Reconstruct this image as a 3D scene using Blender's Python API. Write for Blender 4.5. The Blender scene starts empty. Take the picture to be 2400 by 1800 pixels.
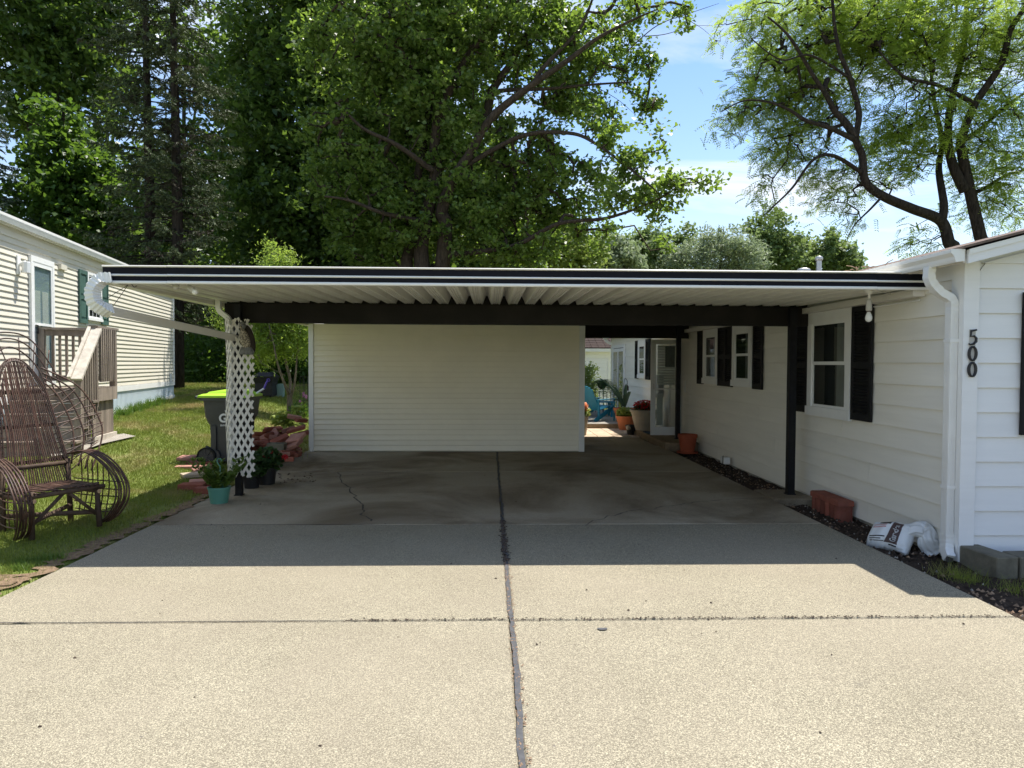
import bpy, math, random
import numpy as np
from mathutils import Vector, Matrix
R = math.radians
random.seed(7)
sc = bpy.context.scene
col = sc.collection

# ---------------------------------------------------------------- camera
FPX, CW, CH = 1640.0, 2400.0, 1800.0
CAM_H, YAW, PITCH, ROLL = 1.6, R(1.82), R(1.64), R(0.25)
CAM_R = Matrix.Rotation(-YAW, 3, 'Z') @ Matrix.Rotation(math.pi/2 - PITCH, 3, 'X') @ Matrix.Rotation(ROLL, 3, 'Z')
cam_data = bpy.data.cameras.new('camera')
cam_data.sensor_width = 36.0
cam_data.lens = 36.0 * FPX / CW
cam_data.clip_start, cam_data.clip_end = 0.05, 3000
cam = bpy.data.objects.new('camera', cam_data)
col.objects.link(cam)
cam.matrix_world = Matrix.Translation((0, 0, CAM_H)) @ CAM_R.to_4x4()
sc.camera = cam

# ---------------------------------------------------------------- light: sky, one sun
SX, SY = -0.29, -0.295                       # shadow shift per metre of height
SUN_EL = math.atan2(1.0, math.hypot(SX, SY))
SUN_AZ = math.atan2(-SX, -SY)                # from +Y towards +X
world = bpy.data.worlds.new('World'); sc.world = world; world.use_nodes = True
nt = world.node_tree; N = nt.nodes; Lk = nt.links
N.clear()
w_out = N.new('ShaderNodeOutputWorld'); w_bg = N.new('ShaderNodeBackground')
w_bg.inputs['Strength'].default_value = 0.125
sky = N.new('ShaderNodeTexSky'); sky.sky_type = 'NISHITA'; sky.sun_disc = False
sky.sun_elevation = SUN_EL; sky.sun_rotation = SUN_AZ
sky.air_density = 1.0; sky.dust_density = 0.4; sky.ozone_density = 2.2
tc = N.new('ShaderNodeTexCoord'); sep = N.new('ShaderNodeSeparateXYZ')
Lk.new(tc.outputs['Generated'], sep.inputs[0])
def wmath(op, a, b=None):
    n = N.new('ShaderNodeMath'); n.operation = op
    for i, s in enumerate((a, b)):
        if s is None: continue
        if isinstance(s, (int, float)): n.inputs[i].default_value = s
        else: Lk.new(s, n.inputs[i])
    return n.outputs[0]
zc = wmath('MAXIMUM', sep.outputs[2], 0.0); zz = wmath('ADD', zc, 0.12)
px_ = wmath('DIVIDE', sep.outputs[0], zz); py_ = wmath('DIVIDE', sep.outputs[1], zz)
cmb = N.new('ShaderNodeCombineXYZ'); Lk.new(px_, cmb.inputs[0]); Lk.new(py_, cmb.inputs[1])
mp = N.new('ShaderNodeMapping'); mp.inputs['Scale'].default_value = (0.55, 1.15, 1); mp.inputs['Rotation'].default_value = (0, 0, R(-18)); mp.inputs['Location'].default_value = (3.3, 1.7, 0)
Lk.new(cmb.outputs[0], mp.inputs[0])
no = N.new('ShaderNodeTexNoise'); no.inputs['Scale'].default_value = 1.5; no.inputs['Detail'].default_value = 10; no.inputs['Roughness'].default_value = 0.58; no.inputs['Distortion'].default_value = 0.5
Lk.new(mp.outputs[0], no.inputs['Vector'])
rp = N.new('ShaderNodeValToRGB'); rp.color_ramp.elements[0].position = 0.44; rp.color_ramp.elements[1].position = 0.68
Lk.new(no.outputs['Fac'], rp.inputs[0])
hz = wmath('SUBTRACT', 1.0, zc); hz = wmath('POWER', hz, 6.5); hz = wmath('MULTIPLY', hz, 1.0)
cf = wmath('MAXIMUM', wmath('MULTIPLY', rp.outputs[0], 0.75), hz); cf = wmath('MINIMUM', cf, 0.92)
mx = N.new('ShaderNodeMix'); mx.data_type = 'RGBA'
hs_ = N.new('ShaderNodeHueSaturation'); hs_.inputs['Saturation'].default_value = 1.12; Lk.new(sky.outputs[0], hs_.inputs['Color'])
Lk.new(cf, mx.inputs[0]); Lk.new(hs_.outputs[0], mx.inputs[6]); mx.inputs[7].default_value = (5.3, 5.4, 5.4, 1)
Lk.new(mx.outputs[2], w_bg.inputs['Color']); Lk.new(w_bg.outputs[0], w_out.inputs[0])
sun_d = bpy.data.lights.new('sun', 'SUN'); sun_d.energy = 4.7; sun_d.angle = R(0.53); sun_d.color = (1.0, 0.955, 0.88)
sun = bpy.data.objects.new('sun', sun_d); col.objects.link(sun)
sun.rotation_euler = Vector((SX, SY, -1)).to_track_quat('-Z', 'Y').to_euler()
sun.location = (10, 12, 30)
vs = sc.view_settings
vs.view_transform = 'Standard'; vs.look = 'None'; vs.exposure = 0.84; vs.gamma = 1.0; vs.use_curve_mapping = False
sc.render.engine = 'CYCLES'
sc.cycles.max_bounces = 6; sc.cycles.diffuse_bounces = 3; sc.cycles.transmission_bounces = 4; sc.cycles.transparent_max_bounces = 8; sc.cycles.adaptive_threshold = 0.02

# ---------------------------------------------------------------- helpers
def ray(u, v):
    return CAM_R @ Vector(((u - CW/2)/FPX, -(v - CH/2)/FPX, -1.0))
def at(u, v, X=None, Y=None, Z=None):
    """The point of the photograph (u, v in its 2400 x 1800 pixels) on the plane X=, Y= or Z= of the place."""
    d = ray(u, v)
    if Y is not None: t = Y/d.y
    elif X is not None: t = X/d.x
    else: t = (Z - CAM_H)/d.z
    return Vector((0, 0, CAM_H)) + d*t

def lawn_z(x, y):
    s = min(1.0, max(0.0, (-3.40 - x)/2.7))
    yy = min(max(y, 1.0), 26.0)
    return s*max(0.0, 0.30 + 0.032*(yy - 10.4))
def ground_at(u, v):
    z = 0.0
    for _ in range(40):
        p = at(u, v, Z=z); z = .55*z + .45*lawn_z(p.x, p.y)
    return at(u, v, Z=z)

def wloc(o):
    L = Vector((0, 0, 0))
    while o is not None:
        L += Vector(o.location); o = o.parent
    return L
def tag(o, label=None, cat=None, group=None, kind=None):
    if label: o['label'] = label
    if cat: o['category'] = cat
    if group: o['group'] = group
    if kind: o['kind'] = kind
    return o
def thing(name, label, cat, loc=(0, 0, 0), group=None, kind=None):
    o = bpy.data.objects.new(name, None); col.objects.link(o)
    o.empty_display_size = 0.1; o.location = loc
    return tag(o, label, cat, group, kind)
def inst(mesh, name, parent=None, loc=(0, 0, 0), rot=None):
    """another object of the same mesh; loc is in world space"""
    o = bpy.data.objects.new(name, mesh); col.objects.link(o)
    L = Vector(loc)
    if parent is not None: o.parent = parent; L = L - wloc(parent)
    o.location = L
    if rot is not None: o.rotation_euler = rot
    return o

class MB:
    def __init__(s): s.v = []; s.f = []
    def add(s, vs_, fs):
        b = len(s.v); s.v += [tuple(p) for p in vs_]; s.f += [tuple(b + i for i in f) for f in fs]; return s
    def box(s, x0, x1, y0, y1, z0, z1):
        return s.add([(x0,y0,z0),(x1,y0,z0),(x1,y1,z0),(x0,y1,z0),(x0,y0,z1),(x1,y0,z1),(x1,y1,z1),(x0,y1,z1)],
                     [(0,3,2,1),(4,5,6,7),(0,1,5,4),(1,2,6,5),(2,3,7,6),(3,0,4,7)])
    def obox(s, c, size, M=None, bev=0.0):
        """box at c with rotation M (3x3); bev cuts the twelve edges"""
        hx, hy, hz = [a/2 for a in size]; c = Vector(c)
        if bev <= 0:
            P = [(-hx,-hy,-hz),(hx,-hy,-hz),(hx,hy,-hz),(-hx,hy,-hz),(-hx,-hy,hz),(hx,-hy,hz),(hx,hy,hz),(-hx,hy,hz)]
            F = [(0,3,2,1),(4,5,6,7),(0,1,5,4),(1,2,6,5),(2,3,7,6),(3,0,4,7)]
        else:
            P = []; idx = {}
            for sx in (-1,1):
                for sy in (-1,1):
                    for sz in (-1,1):
                        for a in range(3):
                            q = [sx*(hx-bev), sy*(hy-bev), sz*(hz-bev)]
                            q[a] = (sx*hx, sy*hy, sz*hz)[a]
                            idx[(sx,sy,sz,a)] = len(P); P.append(tuple(q))
            F = []
            def fc(a, sgn, ring): F.append([idx[r + (a,)] for r in ring])
            for sgn in (-1, 1):
                F.append([idx[(sgn,y,z,0)] for y,z in ((-1,-1),(1,-1),(1,1),(-1,1))][::sgn])
                F.append([idx[(x,sgn,z,1)] for x,z in ((-1,-1),(-1,1),(1,1),(1,-1))][::sgn])
                F.append([idx[(x,y,sgn,2)] for x,y in ((-1,-1),(1,-1),(1,1),(-1,1))][::sgn])
            for a1 in (-1,1):
                for a2 in (-1,1):
                    F.append([idx[(a1,a2,-1,0)],idx[(a1,a2,1,0)],idx[(a1,a2,1,1)],idx[(a1,a2,-1,1)]][::(1 if a1*a2<0 else -1)])
                    F.append([idx[(a1,-1,a2,0)],idx[(a1,1,a2,0)],idx[(a1,1,a2,2)],idx[(a1,-1,a2,2)]][::(1 if a1*a2>0 else -1)])
                    F.append([idx[(-1,a1,a2,1)],idx[(1,a1,a2,1)],idx[(1,a1,a2,2)],idx[(-1,a1,a2,2)]][::(1 if a1*a2<0 else -1)])
            for sx in (-1,1):
                for sy in (-1,1):
                    for sz in (-1,1):
                        t = [idx[(sx,sy,sz,k)] for k in range(3)]
                        F.append(t if sx*sy*sz > 0 else t[::-1])
        if M is None: V = [c + Vector(p) for p in P]
        else: V = [c + M @ Vector(p) for p in P]
        return s.add(V, F)
    def bar(s, a, b, w, h, up=(0, 0, 1)):
        """rectangular bar from a to b, w wide, h along up"""
        a = Vector(a); b = Vector(b); d = (b - a); L = d.length; d.normalize()
        up = Vector(up); x = d.cross(up)
        if x.length < 1e-4: x = d.cross(Vector((1, 0, 0)))
        x.normalize(); z = x.cross(d)
        M = Matrix((x, d, z)).transposed()
        return s.obox((a + b)/2, (w, L, h), M)
    def tube(s, pts, r, n=6, cap=True, flat=None):
        pts = [Vector(p) for p in pts]; k = len(pts)
        rs = list(r) if hasattr(r, '__len__') else [r]*k
        b = len(s.v); prev = None
        for i, p in enumerate(pts):
            t = (pts[min(i+1, k-1)] - pts[max(i-1, 0)])
            if t.length < 1e-9: t = Vector((0, 0, 1))
            t.normalize()
            if prev is None:
                ref = Vector((0, 0, 1)) if abs(t.z) < 0.9 else Vector((1, 0, 0))
                x = t.cross(ref).normalized()
            else:
                x = prev - t*prev.dot(t)
                x = x.normalized() if x.length > 1e-6 else t.orthogonal().normalized()
            prev = x; y = t.cross(x)
            for j in range(n):
                a = 2*math.pi*j/n
                s.v.append(tuple(p + (x*math.cos(a) + y*math.sin(a))*rs[i]))
        for i in range(k-1):
            for j in range(n):
                j2 = (j+1) % n
                s.f.append((b+i*n+j, b+i*n+j2, b+(i+1)*n+j2, b+(i+1)*n+j))
        if cap:
            s.f.append(tuple(b+j for j in range(n))[::-1]); s.f.append(tuple(b+(k-1)*n+j for j in range(n)))
        return s
    def rtube(s, pts, w, h, side):
        """rectangular duct along pts; side = the direction of w (w, h may be lists)"""
        pts = [Vector(p) for p in pts]; k = len(pts); side = Vector(side).normalized()
        ws = list(w) if hasattr(w, '__len__') else [w]*k; hs = list(h) if hasattr(h, '__len__') else [h]*k
        b = len(s.v)
        for i, p in enumerate(pts):
            t = (pts[min(i+1, k-1)] - pts[max(i-1, 0)]).normalized()
            x = (side - t*side.dot(t)).normalized(); y = t.cross(x)
            for sx, sy in ((-1,-1),(1,-1),(1,1),(-1,1)):
                s.v.append(tuple(p + x*sx*ws[i]/2 + y*sy*hs[i]/2))
        for i in range(k-1):
            for j in range(4):
                j2 = (j+1) % 4
                s.f.append((b+i*4+j, b+i*4+j2, b+(i+1)*4+j2, b+(i+1)*4+j))
        s.f.append((b+3,b+2,b+1,b)); e = b+(k-1)*4; s.f.append((e,e+1,e+2,e+3))
        return s
    def lathe(s, prof, n=24, c=(0, 0, 0), sq=None):
        """profile of (r, z) turned about the upright through c"""
        b = len(s.v); k = len(prof); c = Vector(c)
        for r, z in prof:
            for j in range(n):
                a = 2*math.pi*j/n
                s.v.append((c.x + r*math.cos(a), c.y + r*math.sin(a), c.z + z))
        for i in range(k-1):
            for j in range(n):
                j2 = (j+1) % n
                s.f.append((b+i*n+j, b+i*n+j2, b+(i+1)*n+j2, b+(i+1)*n+j))
        s.f.append(tuple(b+j for j in range(n))[::-1]); s.f.append(tuple(b+(k-1)*n+j for j in range(n)))
        return s
    def extrude(s, poly, vec):
        """closed solid: polygon of 3-D points swept along vec"""
        vec = Vector(vec); n = len(poly); A = [Vector(p) for p in poly]; B = [p + vec for p in A]
        nrm = Vector((0, 0, 0))
        for i in range(n): nrm += A[i].cross(A[(i+1) % n])
        if nrm.dot(vec) > 0: A, B = B, A
        F = [tuple(range(n)), tuple(range(n, 2*n))[::-1]]
        for i in range(n):
            j = (i+1) % n
            F.append((i, n+i, n+j, j))
        return s.add(A + B, F)
    def xf(s, M):
        s.v = [tuple(M @ Vector(p)) for p in s.v]; return s
    def build(s, name, mat, parent=None, loc=None, smooth=False, kind=None):
        L = wloc(parent) if parent is not None else Vector(loc or (0, 0, 0))
        me = bpy.data.meshes.new(name)
        me.from_pydata([(p[0]-L.x, p[1]-L.y, p[2]-L.z) for p in s.v], [], s.f)
        if isinstance(mat, str): mat = M_[mat]
        me.materials.append(mat)
        if smooth: me.polygons.foreach_set('use_smooth', [True]*len(me.polygons))
        me.update()
        o = bpy.data.objects.new(name, me); col.objects.link(o)
        if parent is not None: o.parent = parent
        else: o.location = L
        if kind: o['kind'] = kind
        return o
def face_fix(o):
    import bmesh
    bm = bmesh.new(); bm.from_mesh(o.data); bmesh.ops.recalc_face_normals(bm, faces=bm.faces); bm.to_mesh(o.data); bm.free()
    return o
def kites(name, c, d, s, length, width, mat, parent=None, loc=None, bend=0.12, kind=None):
    """many leaves: kite faces at c (N,3), along d, across s"""
    n = len(c); L = np.array(wloc(parent) if parent is not None else Vector(loc or (0, 0, 0)))
    c = np.asarray(c) - L; length = np.asarray(length).reshape(-1, 1)*np.ones((n, 1)); width = np.asarray(width).reshape(-1, 1)*np.ones((n, 1))
    nn = np.cross(d, s)
    V = np.empty((n, 4, 3), np.float32)
    V[:, 0] = c - d*length*0.5
    V[:, 1] = c + s*width*0.5 + nn*width*bend - d*length*0.04
    V[:, 2] = c + d*length*0.5 - nn*length*bend*0.5
    V[:, 3] = c - s*width*0.5 + nn*width*bend - d*length*0.04
    me = bpy.data.meshes.new(name)
    me.vertices.add(n*4); me.vertices.foreach_set('co', V.ravel())
    me.loops.add(n*4); me.loops.foreach_set('vertex_index', np.arange(n*4, dtype=np.int32))
    me.polygons.add(n); me.polygons.foreach_set('loop_start', np.arange(0, n*4, 4, dtype=np.int32))
    me.polygons.foreach_set('loop_total', np.full(n, 4, np.int32))
    me.materials.append(M_[mat] if isinstance(mat, str) else mat)
    me.update(calc_edges=True)
    o = bpy.data.objects.new(name, me); col.objects.link(o)
    if parent is not None: o.parent = parent
    else: o.location = L
    if kind: o['kind'] = kind
    return o
def unit(a): return a/np.maximum(np.linalg.norm(a, axis=1, keepdims=True), 1e-9)
def frames(rng, n, up=0.6, flatness=1.0, droop=0.0):
    """random leaf directions: d along, s across; normals lean to +z by `up`"""
    nrm = rng.normal(size=(n, 3)); nrm[:, 2] = np.abs(nrm[:, 2]) + up; nrm = unit(nrm)
    d = rng.normal(size=(n, 3)); d[:, 2] -= droop; d = unit(d - nrm*(d*nrm).sum(1, keepdims=True))
    return d, np.cross(nrm, d)
def text_mesh(body, size, thick=0.001, bold=0.0):
    cu = bpy.data.curves.new('lettering', 'FONT'); cu.body = body; cu.size = size; cu.extrude = thick; cu.offset = bold
    cu.align_x = 'CENTER'; cu.align_y = 'CENTER'
    ob = bpy.data.objects.new('lettering', cu); col.objects.link(ob)
    dg = bpy.context.evaluated_depsgraph_get(); dg.update()
    me = bpy.data.meshes.new_from_object(ob.evaluated_get(dg))
    bpy.data.objects.remove(ob); bpy.data.curves.remove(cu)
    return me

# ---------------------------------------------------------------- materials
M_ = {}
def new_mat(name):
    m = bpy.data.materials.new(name); m.use_nodes = True
    n = m.node_tree.nodes; b = n['Principled BSDF']; M_[name] = m
    return m, n, m.node_tree.links, b
def mixc(n, l, fac, a, b, mode='MIX'):
    x = n.new('ShaderNodeMix'); x.data_type = 'RGBA'; x.blend_type = mode
    for i, s in ((0, fac), (6, a), (7, b)):
        if isinstance(s, (int, float)): x.inputs[i].default_value = s
        elif isinstance(s, tuple): x.inputs[i].default_value = s if len(s) == 4 else s + (1,)
        else: l.new(s, x.inputs[i])
    return x.outputs[2]
def noise(n, l, vec, scale, detail=4, rough=0.55, stretch=None, dist=0.0):
    if stretch:
        mpn = n.new('ShaderNodeMapping'); mpn.inputs['Scale'].default_value = stretch; l.new(vec, mpn.inputs[0]); vec = mpn.outputs[0]
    t = n.new('ShaderNodeTexNoise'); t.inputs['Scale'].default_value = scale; t.inputs['Detail'].default_value = detail
    t.inputs['Roughness'].default_value = rough; t.inputs['Distortion'].default_value = dist
    l.new(vec, t.inputs['Vector']); return t.outputs['Fac']
def ramp(n, l, fac, p0, p1, c0=(0,0,0,1), c1=(1,1,1,1)):
    r = n.new('ShaderNodeValToRGB'); e = r.color_ramp.elements
    e[0].position = p0; e[1].position = p1; e[0].color = c0; e[1].color = c1
    l.new(fac, r.inputs[0]); return r.outputs[0]
def bump(n, l, b, h, strength=0.3, dist=0.01):
    bp = n.new('ShaderNodeBump'); bp.inputs['Strength'].default_value = strength; bp.inputs['Distance'].default_value = dist
    l.new(h, bp.inputs['Height']); l.new(bp.outputs[0], b.inputs['Normal'])
def pmat(name, c, rough=0.6, var=0.12, scale=6.0, spec=0.4, metal=0.0, bmp=0.0, bscale=60, objvar=0.0, dirt=0.0, dirtc=(0.12, 0.1, 0.08), dscale=3.0, stretch=None, bdist=0.004):
    m, n, l, b = new_mat(name)
    g = n.new('ShaderNodeNewGeometry').outputs['Position']
    f = noise(n, l, g, scale, 6, 0.6, stretch)
    lo = tuple(max(0, x*(1 - var)) for x in c); hi = tuple(min(1, x*(1 + var)) for x in c)
    f2 = ramp(n, l, f, 0.3, 0.7)
    cc = mixc(n, l, f2, lo, hi)
    if dirt > 0:
        fd = ramp(n, l, noise(n, l, g, dscale, 8, 0.65, stretch), 0.5, 0.78)
        dm = n.new('ShaderNodeMath'); dm.operation = 'MULTIPLY'; dm.inputs[1].default_value = dirt; l.new(fd, dm.inputs[0])
        cc = mixc(n, l, dm.outputs[0], cc, dirtc)
    if objvar > 0:
        oi = n.new('ShaderNodeObjectInfo'); mr = n.new('ShaderNodeMapRange')
        mr.inputs[3].default_value = 1 - objvar; mr.inputs[4].default_value = 1 + objvar
        l.new(oi.outputs['Random'], mr.inputs[0])
        cc = mixc(n, l, 1.0, cc, mr.outputs[0], 'MULTIPLY')
    l.new(cc, b.inputs['Base Color'])
    b.inputs['Roughness'].default_value = rough; b.inputs['Metallic'].default_value = metal
    b.inputs['Specular IOR Level'].default_value = spec
    if bmp > 0: bump(n, l, b, noise(n, l, g, bscale, 4, 0.6, stretch), bmp, bdist)
    return m
def leafmat(name, c1, c2, trans=0.45, tcol=None, rough=0.45, spec=0.35):
    m, n, l, b = new_mat(name)
    gi = n.new('ShaderNodeNewGeometry')
    cc = mixc(n, l, gi.outputs['Random Per Island'], c1, c2)
    big = noise(n, l, gi.outputs['Position'], 0.9, 3)
    cc = mixc(n, l, ramp(n, l, big, 0.35, 0.7), cc, mixc(n, l, 0.5, cc, c2))
    l.new(cc, b.inputs['Base Color']); b.inputs['Roughness'].default_value = rough; b.inputs['Specular IOR Level'].default_value = spec
    t = n.new('ShaderNodeBsdfTranslucent'); tcol = tcol or tuple(min(1, x*1.5) for x in c2)
    l.new(mixc(n, l, 0.6, cc, tcol), t.inputs['Color'])
    ms = n.new('ShaderNodeMixShader'); ms.inputs[0].default_value = trans
    l.new(b.outputs[0], ms.inputs[1]); l.new(t.outputs[0], ms.inputs[2])
    l.new(ms.outputs[0], n['Material Output'].inputs[0])
    return m

def concrete(name, fine, c_lo, c_hi, stain, stainc, cell=240.0, s0=0.47, s1=0.68, pits=0.0):
    m, n, l, b = new_mat(name)
    g = n.new('ShaderNodeNewGeometry').outputs['Position']
    base = mixc(n, l, ramp(n, l, noise(n, l, g, 1.1, 8, 0.6), 0.3, 0.7), c_lo, c_hi)
    v = n.new('ShaderNodeTexVoronoi'); v.inputs['Scale'].default_value = cell; l.new(g, v.inputs['Vector'])
    sv = n.new('ShaderNodeSeparateColor'); l.new(v.outputs['Color'], sv.inputs[0])
    light = ramp(n, l, sv.outputs[0], 0.35, 0.95, (0.45, 0.43, 0.41, 1), (1.32, 1.31, 1.27, 1))
    f3 = noise(n, l, g, 120, 4, 0.7)
    light2 = ramp(n, l, f3, 0.34, 0.62, (0.55, 0.55, 0.55, 1), (1.14, 1.14, 1.14, 1))
    sp = mixc(n, l, 1.0, light, light2, 'MULTIPLY')
    sp = mixc(n, l, fine, (1, 1, 1), sp)
    cc = mixc(n, l, 1.0, base, sp, 'MULTIPLY')
    v2 = n.new('ShaderNodeTexVoronoi'); v2.inputs['Scale'].default_value = 9.0; l.new(g, v2.inputs['Vector'])
    spot = ramp(n, l, v2.outputs['Distance'], 0.03, 0.075, (1, 1, 1, 1), (0, 0, 0, 1))
    s2 = n.new('ShaderNodeSeparateColor'); l.new(v2.outputs['Color'], s2.inputs[0])
    pick = ramp(n, l, s2.outputs[1], 0.86, 0.9)
    sm = n.new('ShaderNodeMath'); sm.operation = 'MULTIPLY'; l.new(spot, sm.inputs[0]); l.new(pick, sm.inputs[1])
    cc = mixc(n, l, sm.outputs[0], cc, (0.13, 0.11, 0.1))
    st = ramp(n, l, noise(n, l, g, 0.55, 9, 0.62, None, 0.6), s0, s1)
    sx = n.new('ShaderNodeMath'); sx.operation = 'MULTIPLY'; sx.inputs[1].default_value = stain; l.new(st, sx.inputs[0])
    cc = mixc(n, l, sx.outputs[0], cc, stainc)
    if pits > 0:
        pt = ramp(n, l, noise(n, l, g, 11, 6, 0.75, (0.55, 1, 1)), 0.60, 0.68); pa = ramp(n, l, noise(n, l, g, 0.9, 3, 0.5, None, 0.3), 0.48, 0.62)
        pm = n.new('ShaderNodeMath'); pm.operation = 'MULTIPLY'; l.new(pt, pm.inputs[0]); l.new(pa, pm.inputs[1])
        pq = n.new('ShaderNodeMath'); pq.operation = 'MULTIPLY'; pq.inputs[1].default_value = pits; l.new(pm.outputs[0], pq.inputs[0])
        cc = mixc(n, l, pq.outputs[0], cc, (0.10, 0.09, 0.075))
    l.new(cc, b.inputs['Base Color']); b.inputs['Roughness'].default_value = 0.88; b.inputs['Specular IOR Level'].default_value = 0.25
    hh = n.new('ShaderNodeMath'); hh.operation = 'ADD'; l.new(f3, hh.inputs[0]); l.new(sv.outputs[0], hh.inputs[1])
    bump(n, l, b, hh.outputs[0], 0.5*fine + 0.1, 0.004)
concrete('drive_coarse', 0.85, (0.342, 0.308, 0.226), (0.408, 0.370, 0.276), 0.5, (0.275, 0.235, 0.175), s0=0.42, s1=0.72, pits=0.45)
concrete('drive_worn', 0.65, (0.34, 0.315, 0.27), (0.42, 0.39, 0.34), 0.45, (0.23, 0.21, 0.18))
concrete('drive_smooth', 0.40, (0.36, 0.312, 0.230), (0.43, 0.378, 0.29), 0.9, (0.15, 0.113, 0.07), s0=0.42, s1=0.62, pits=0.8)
pmat('tar', (0.075, 0.075, 0.078), 0.75, 0.3, 14, 0.3, bmp=0.4, bscale=80)
pmat('crack', (0.05, 0.045, 0.04), 0.9)
pmat('paver_tan', (0.46, 0.36, 0.26), 0.9, 0.2, 5, 0.2, bmp=0.3, objvar=0.12)
pmat('conc_block', (0.15, 0.138, 0.105), 0.95, 0.25, 9, 0.2, bmp=0.7, bscale=45, dirt=0.5, bdist=0.006)
pmat('white_siding', (0.81, 0.78, 0.70), 0.55, 0.04, 3, 0.35, objvar=0.025, dirt=0.2, dirtc=(0.5, 0.46, 0.38), dscale=2.0, bmp=0.12, bscale=30, stretch=(1, 0.3, 3))
pmat('white_gable', (0.78, 0.785, 0.79), 0.5, 0.03, 3, 0.35, objvar=0.015, dirt=0.08, dirtc=(0.5, 0.47, 0.42), dscale=2.0, bmp=0.2, bscale=22, stretch=(0.25, 1, 4))
pmat('shed_siding', (0.89, 0.83, 0.675), 0.45, 0.035, 2, 0.4, objvar=0.02, bmp=0.5, bscale=2.2, bdist=0.02, dirt=0.10, dirtc=(0.52, 0.48, 0.38), dscale=1.1)
pmat('cream_siding', (0.66, 0.62, 0.52), 0.5, 0.03, 2, 0.35, objvar=0.012, dirt=0.06, dirtc=(0.5, 0.46, 0.36))
pmat('white_trim', (0.80, 0.80, 0.78), 0.45, 0.03, 5, 0.4, dirt=0.12, dirtc=(0.45, 0.42, 0.36), dscale=4)
pmat('white_metal', (0.78, 0.775, 0.75), 0.35, 0.03, 4, 0.5, dirt=0.16, dirtc=(0.45, 0.42, 0.36), dscale=5)
pmat('pan_metal', (0.80, 0.78, 0.71), 0.38, 0.05, 3, 0.5, dirt=0.22, dirtc=(0.42, 0.37, 0.29), dscale=2.2)
pmat('spout_metal', (0.72, 0.69, 0.63), 0.4, 0.05, 4, 0.5, dirt=0.2, dirtc=(0.4, 0.36, 0.3), dscale=4)
pmat('black_paint', (0.010, 0.010, 0.012), 0.6, 0.3, 8, 0.22, dirt=0.06, dirtc=(0.16, 0.15, 0.14), dscale=14)
pmat('beam_paint', (0.014, 0.012, 0.011), 0.65, 0.3, 3, 0.2, dirt=0.08, dirtc=(0.07, 0.06, 0.05), dscale=3)
pmat('black_stripe', (0.006, 0.006, 0.011), 0.6, 0.2, 5, 0.15, dirt=0.05, dirtc=(0.10, 0.10, 0.11), dscale=12)
pmat('shutter_black', (0.013, 0.013, 0.014), 0.65, 0.2, 5, 0.2)
pmat('shutter_green', (0.065, 0.125, 0.105), 0.55, 0.15, 6, 0.35)
pmat('foundation', (0.42, 0.40, 0.34), 0.95, 0.2, 7, 0.2, bmp=0.5, dirt=0.6, dirtc=(0.16, 0.13, 0.1), dscale=5)
pmat('skirt_metal', (0.62, 0.70, 0.75), 0.4, 0.04, 2, 0.4, dirt=0.15, dirtc=(0.4, 0.4, 0.36), dscale=4)
pmat('roof_shingle', (0.16, 0.12, 0.10), 0.95, 0.3, 12, 0.2, bmp=0.6, bscale=40)
pmat('roof_red', (0.040, 0.026, 0.022), 0.9, 0.3, 12, 0.2, objvar=0.2)
pmat('roof_metal', (0.52, 0.50, 0.46), 0.45, 0.06, 2, 0.4, dirt=0.3, dirtc=(0.3, 0.26, 0.2))
pmat('galv', (0.50, 0.50, 0.49), 0.4, 0.12, 8, 0.5, metal=0.5)
pmat('soil', (0.055, 0.040, 0.030), 1.0, 0.5, 25, 0.1, bmp=1.0, bscale=60, bdist=0.02)
pmat('dry_soil', (0.22, 0.155, 0.10), 1.0, 0.4, 25, 0.1, bmp=1.0, bscale=60, bdist=0.02)
pmat('mulch_dark', (0.075, 0.055, 0.042), 0.95, 0.5, 30, 0.15)
pmat('mulch_tan', (0.28, 0.19, 0.125), 0.95, 0.4, 30, 0.15)
pmat('pebble', (0.34, 0.31, 0.27), 0.85, 0.5, 30, 0.2)
pmat('brick_red', (0.24, 0.080, 0.055), 0.9, 0.22, 9, 0.2, bmp=0.4, bscale=70, objvar=0.3, dirt=0.15, dirtc=(0.32, 0.25, 0.21), dscale=6)
pmat('brick_pink', (0.37, 0.185, 0.145), 0.9, 0.2, 9, 0.2, bmp=0.4, bscale=70, objvar=0.22, dirt=0.25, dirtc=(0.42, 0.36, 0.3), dscale=6)
pmat('terracotta', (0.42, 0.135, 0.055), 0.75, 0.12, 5, 0.3, dirt=0.15, dirtc=(0.4, 0.28, 0.2), dscale=6)
pmat('terra_red', (0.33, 0.075, 0.035), 0.7, 0.12, 5, 0.3)
pmat('planter_beige', (0.44, 0.39, 0.31), 0.9, 0.12, 6, 0.2, bmp=0.25, dirt=0.25, dirtc=(0.25, 0.21, 0.16), dscale=4)
pmat('pot_green', (0.085, 0.24, 0.18), 0.45, 0.05, 5, 0.45)
pmat('pot_black', (0.010, 0.010, 0.011), 0.5, 0.2, 5, 0.4)
pmat('cart_gray', (0.055, 0.056, 0.056), 0.5, 0.12, 5, 0.4, dirt=0.3, dirtc=(0.12, 0.115, 0.1), dscale=3)
pmat('cart_lime', (0.36, 0.62, 0.03), 0.4, 0.06, 5, 0.4)
pmat('rubber', (0.014, 0.014, 0.014), 0.75, 0.2, 8, 0.3)
pmat('letter_white', (0.72, 0.72, 0.70), 0.6)
pmat('letter_black', (0.02, 0.02, 0.022), 0.5)
pmat('letter_brown', (0.075, 0.045, 0.04), 0.5)
pmat('letter_red', (0.45, 0.06, 0.05), 0.5)
pmat('bag_plastic', (0.70, 0.71, 0.70), 0.32, 0.04, 6, 0.5)
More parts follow.
